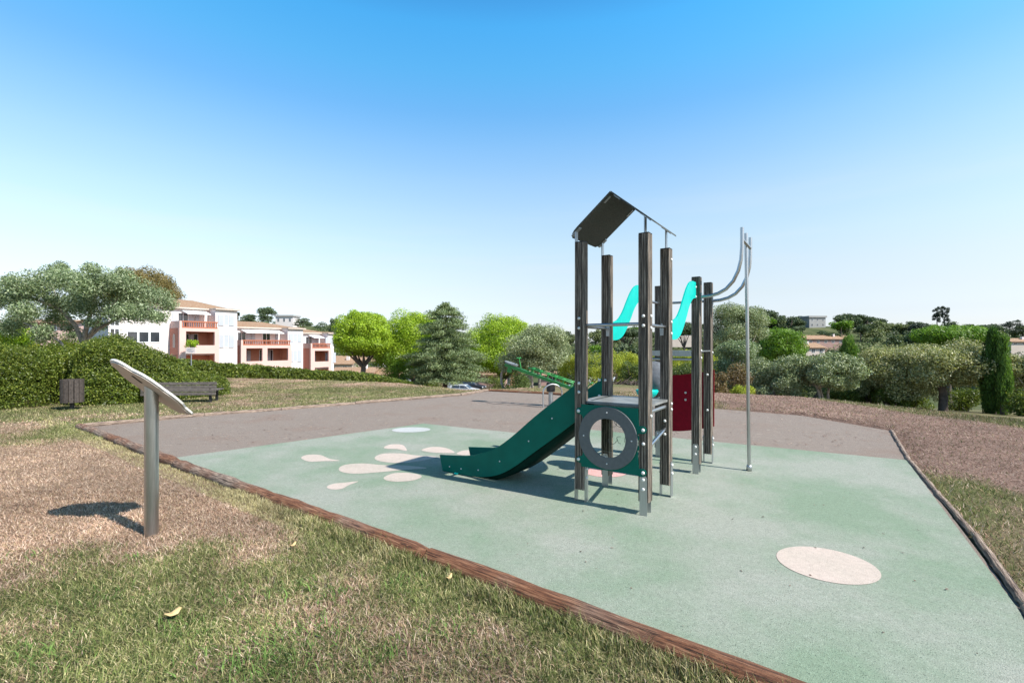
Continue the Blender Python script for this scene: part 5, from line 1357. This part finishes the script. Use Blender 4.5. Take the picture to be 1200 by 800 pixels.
# slide
TOP = [(-2.351, .199), (-2.062, .227), (-1.856, .254), (-1.631, .32), (-1.442, .404), (-1.224, .558), (-.936, .797), (-.666, 1.004), (-.441, 1.171), (-.375, 1.235)]
BOT = [(-2.30, .005), (-2.062, .006), (-1.762, .012), (-1.467, .072), (-1.224, .197), (-.936, .41), (-.666, .61), (-.421, .80), (-.375, .83)]
def smooth_line(P, m=5):
    out = []
    for i in range(len(P)-1):
        p0, p1, p2, p3 = (Vector(P[max(0, min(len(P)-1, i+k-1))]) for k in range(4))
        for s in range(m):
            t = s/m; q = .5*((2*p1)+(p2-p0)*t+(2*p0-5*p1+4*p2-p3)*t*t+(3*p1-p0-3*p2+p3)*t**3); out.append((q.x, max(q.y, .004)))
    return out+[P[-1]]
ts, bs = smooth_line(TOP), smooth_line(BOT)
sroot = MB()
CH = [(-2.28, .045), (-2.06, .05), (-1.762, .065), (-1.467, .13), (-1.224, .26), (-.936, .475), (-.666, .69), (-.421, .90), (-.33, 1.0), (-.25, 1.03)]
chs = smooth_line(CH); und = [(x+.035, max(.004, z-.105)) for x, z in chs]
m = MB(); n = len(chs); W2 = .262
for k in range(n-1):
    pass
poly_t = [(-1)*0 for _ in chs]
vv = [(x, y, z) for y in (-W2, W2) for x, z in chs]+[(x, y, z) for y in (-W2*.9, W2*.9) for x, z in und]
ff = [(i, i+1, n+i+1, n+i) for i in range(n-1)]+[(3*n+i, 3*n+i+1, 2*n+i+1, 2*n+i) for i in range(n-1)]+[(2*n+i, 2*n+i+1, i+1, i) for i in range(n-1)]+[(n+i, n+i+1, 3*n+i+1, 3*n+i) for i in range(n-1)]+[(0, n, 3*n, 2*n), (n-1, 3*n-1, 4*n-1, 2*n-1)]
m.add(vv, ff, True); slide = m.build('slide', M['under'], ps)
for s in (-1, 1):
    pts = ts+bs[::-1]; y = s*.285
    mb = MB(); mb.prism(pts, 'y', y-.011, y+.011); sp = mb.build('side_panel', M['green_hpl'], slide)
    for (x, z) in ((-2.18, .075), (-1.99, .075), (-1.72, .10), (-1.40, .25), (-1.0, .53), (-.7, .81)): bolt(sp, (x, y-.011 if s < 0 else y+.011, z), '-y' if s < 0 else '+y', .009)
    for z in (1.2, 1.02): bolt(sp, (-hx-.07, y-.011, z), '-y', .018)
steel_bed = MB(); bed = [(x, z+.004) for x, z in chs]
steel_bed.add([(x, y, z) for y in (-.25, .25) for x, z in bed], [(i, i+1, n+i+1, n+i) for i in range(n-1)], True)
steel_bed.build('slide_bed', M['steel'], slide)
MB().lathe([(.001, .0), (.028, .0), (.026, .012), (.001, .014)], 12, Matrix.Translation((-2.05, -.32, .01))).build('anchor_cap', M['cyan'], slide)
# green cheek boards beside the slide entry
for s in (-1, 1):
    y = s*.262
# bridge: turquoise S-shaped side boards
S = [(0, 1.765, .10), (.12, 1.763, .105), (.26, 1.785, .12), (.40, 1.855, .145), (.53, 1.965, .165), (.66, 2.09, .165), (.79, 2.20, .14), (.92, 2.262, .115), (1.04, 2.28, .10), (1.12, 2.28, .10)]
for (x, y_) in ((-.30, hy+.02), (.375, hy+.02)):
    up_ = smooth_line([(hy-.03+a, z+w2) for a, z, w2 in S], 4); lo_ = smooth_line([(hy-.03+a, z-w2) for a, z, w2 in S], 4)
    # fuller belly: the band widens at the steep middle
    mb = MB(); mb.prism(up_+lo_[::-1], 'x', x-.008, x+.008); mb.build('bridge_board', M['cyan'], ps)
# climbing stem with dishes and grey ball
stem = MB().tube([(-.04, .92, -.01), (-.03, .96, 1.1)], .028, 12).build('climbing_stem', M['galv'], ps)
def lens(x, y, z, r, h, mat, nm): return MB().lathe([(.002, -h), (r*.5, -h*.82), (r*.85, -h*.4), (r, 0), (r*.9, h*.12), (.002, h*.15)], 24, Matrix.Translation((x, y, z))).build(nm, M[mat], stem)
lens(-.05, .85, 1.055, .135, .11, 'cyan', 'dish')
MB().lathe([(.002, -.24), (.09, -.225), (.165, -.16), (.20, -.06), (.205, .05), (.18, .14), (.11, .205), (.03, .225), (.002, .228)], 28, Matrix.Translation((-.025, 1.0, 1.215)) @ Matrix.Scale(.84, 4)).build('grey_ball', M['ball'], stem)
MB().box((.05, hy+.05, .93), (.09, t2-.40, .97)).build('bridge_beam', M['galv'], ps)
# red panels of the second tower
def red_panel(pts, axis, a, b, nm='red_panel'):
    return MB().prism(pts, axis, a, b).build(nm, M['red_hpl'], ps, .004)
q = ox+.335; yA = t2-.32; yC = t2+.32
pts = [(ox-.22+.62*t, 1.165+.10*t**1.5) for t in np.linspace(0, 1, 10)]+[(ox+.40-.62*t, .49-.125*math.sin(t*1.5)) for t in np.linspace(0, 1, 10)]
r1 = red_panel(pts, 'y', yC+.058, yC+.071)
for z in (.93, .83): bolt(r1, (ox+.02, yC+.058, z), '-y', .017)
# pole and curved arms
px0 = Vector((2.97, 6.02, 0)); c0 = Vector((1.1765, 4.9365, 0))
def loc_(x, y): 
    v = Vector((x, y, 0))-c0; return (v.x*.822-v.y*.569, v.x*.569+v.y*.822)
pb_ = loc_(3.026, 6.02); pt_ = loc_(2.975, 6.0)
pole = MB().tube([(*pb_, .0), (*pt_, 3.02)], .0215, 14).build('firemans_pole', M['steel'], ps)
MB().lathe([(.034, 0), (.034, .06), (.024, .075)], 14, Matrix.Translation((*pb_, 0))).build('pole_collar', M['galv'], pole)
arc = [(0, 0), (.10, .005), (.20, .03), (.29, .08), (.37, .17), (.425, .29), (.455, .42), (.465, .56), (.466, .70), (.466, .80)]
for y, z0_, ext in ((t2-.32, 2.20, 0), (t2+.32, 2.20, 0)):
    pts = [(q+PW/2+a, y, z0_+b) for a, b in arc]
    MB().tube(pts, .0215, 12).build('curved_arm', M['steel'], ps)
    MB().box((q+PW/2, y-.02, z0_-.05), (q+PW/2+.012, y+.02, z0_+.05)).build('arm_plate', M['galv'], ps)
xa = q+PW/2+.466
MB().tube([(xa, t2-.32, 2.86), (xa, t2+.32, 2.86)], .018, 10).build('arm_cross_bar', M['steel'], ps)

# ------------------------------------------------------------------ fallen leaves
M['leaf_y'] = simple('yellow_leaf', (.60, .42, .20), .6, 0, .2, 30)
for (px, py, r, lb) in ((200, 727, .032, 'large pale yellow fallen leaf lying on the foreground grass'), (342, 645, .018, 'small yellow leaf on dry grass near the front timber edge'), (525, 684, .016, 'small orange leaf on the grass beside the cracked log')):
    g = gp(px, py); pts = []
    for k in range(16):
        a = k*2*math.pi/16; rr = r*(1+.25*math.cos(a))*(1 if k % 2 else .9); pts.append((g[0]+rr*1.5*math.cos(a), g[1]+rr*math.sin(a), .05+.012*math.sin(a*2)+.012*math.cos(a)))
    mb = MB(); mb.add([(g[0], g[1], .047)]+pts, [(0, i+1, (i+1) % 16+1) for i in range(16)], True); o = mb.build('fallen_leaf', M['leaf_y'])
    so = o.modifiers.new('thick', 'SOLIDIFY'); so.thickness = .0012
    tag(o, lb, 'leaf')
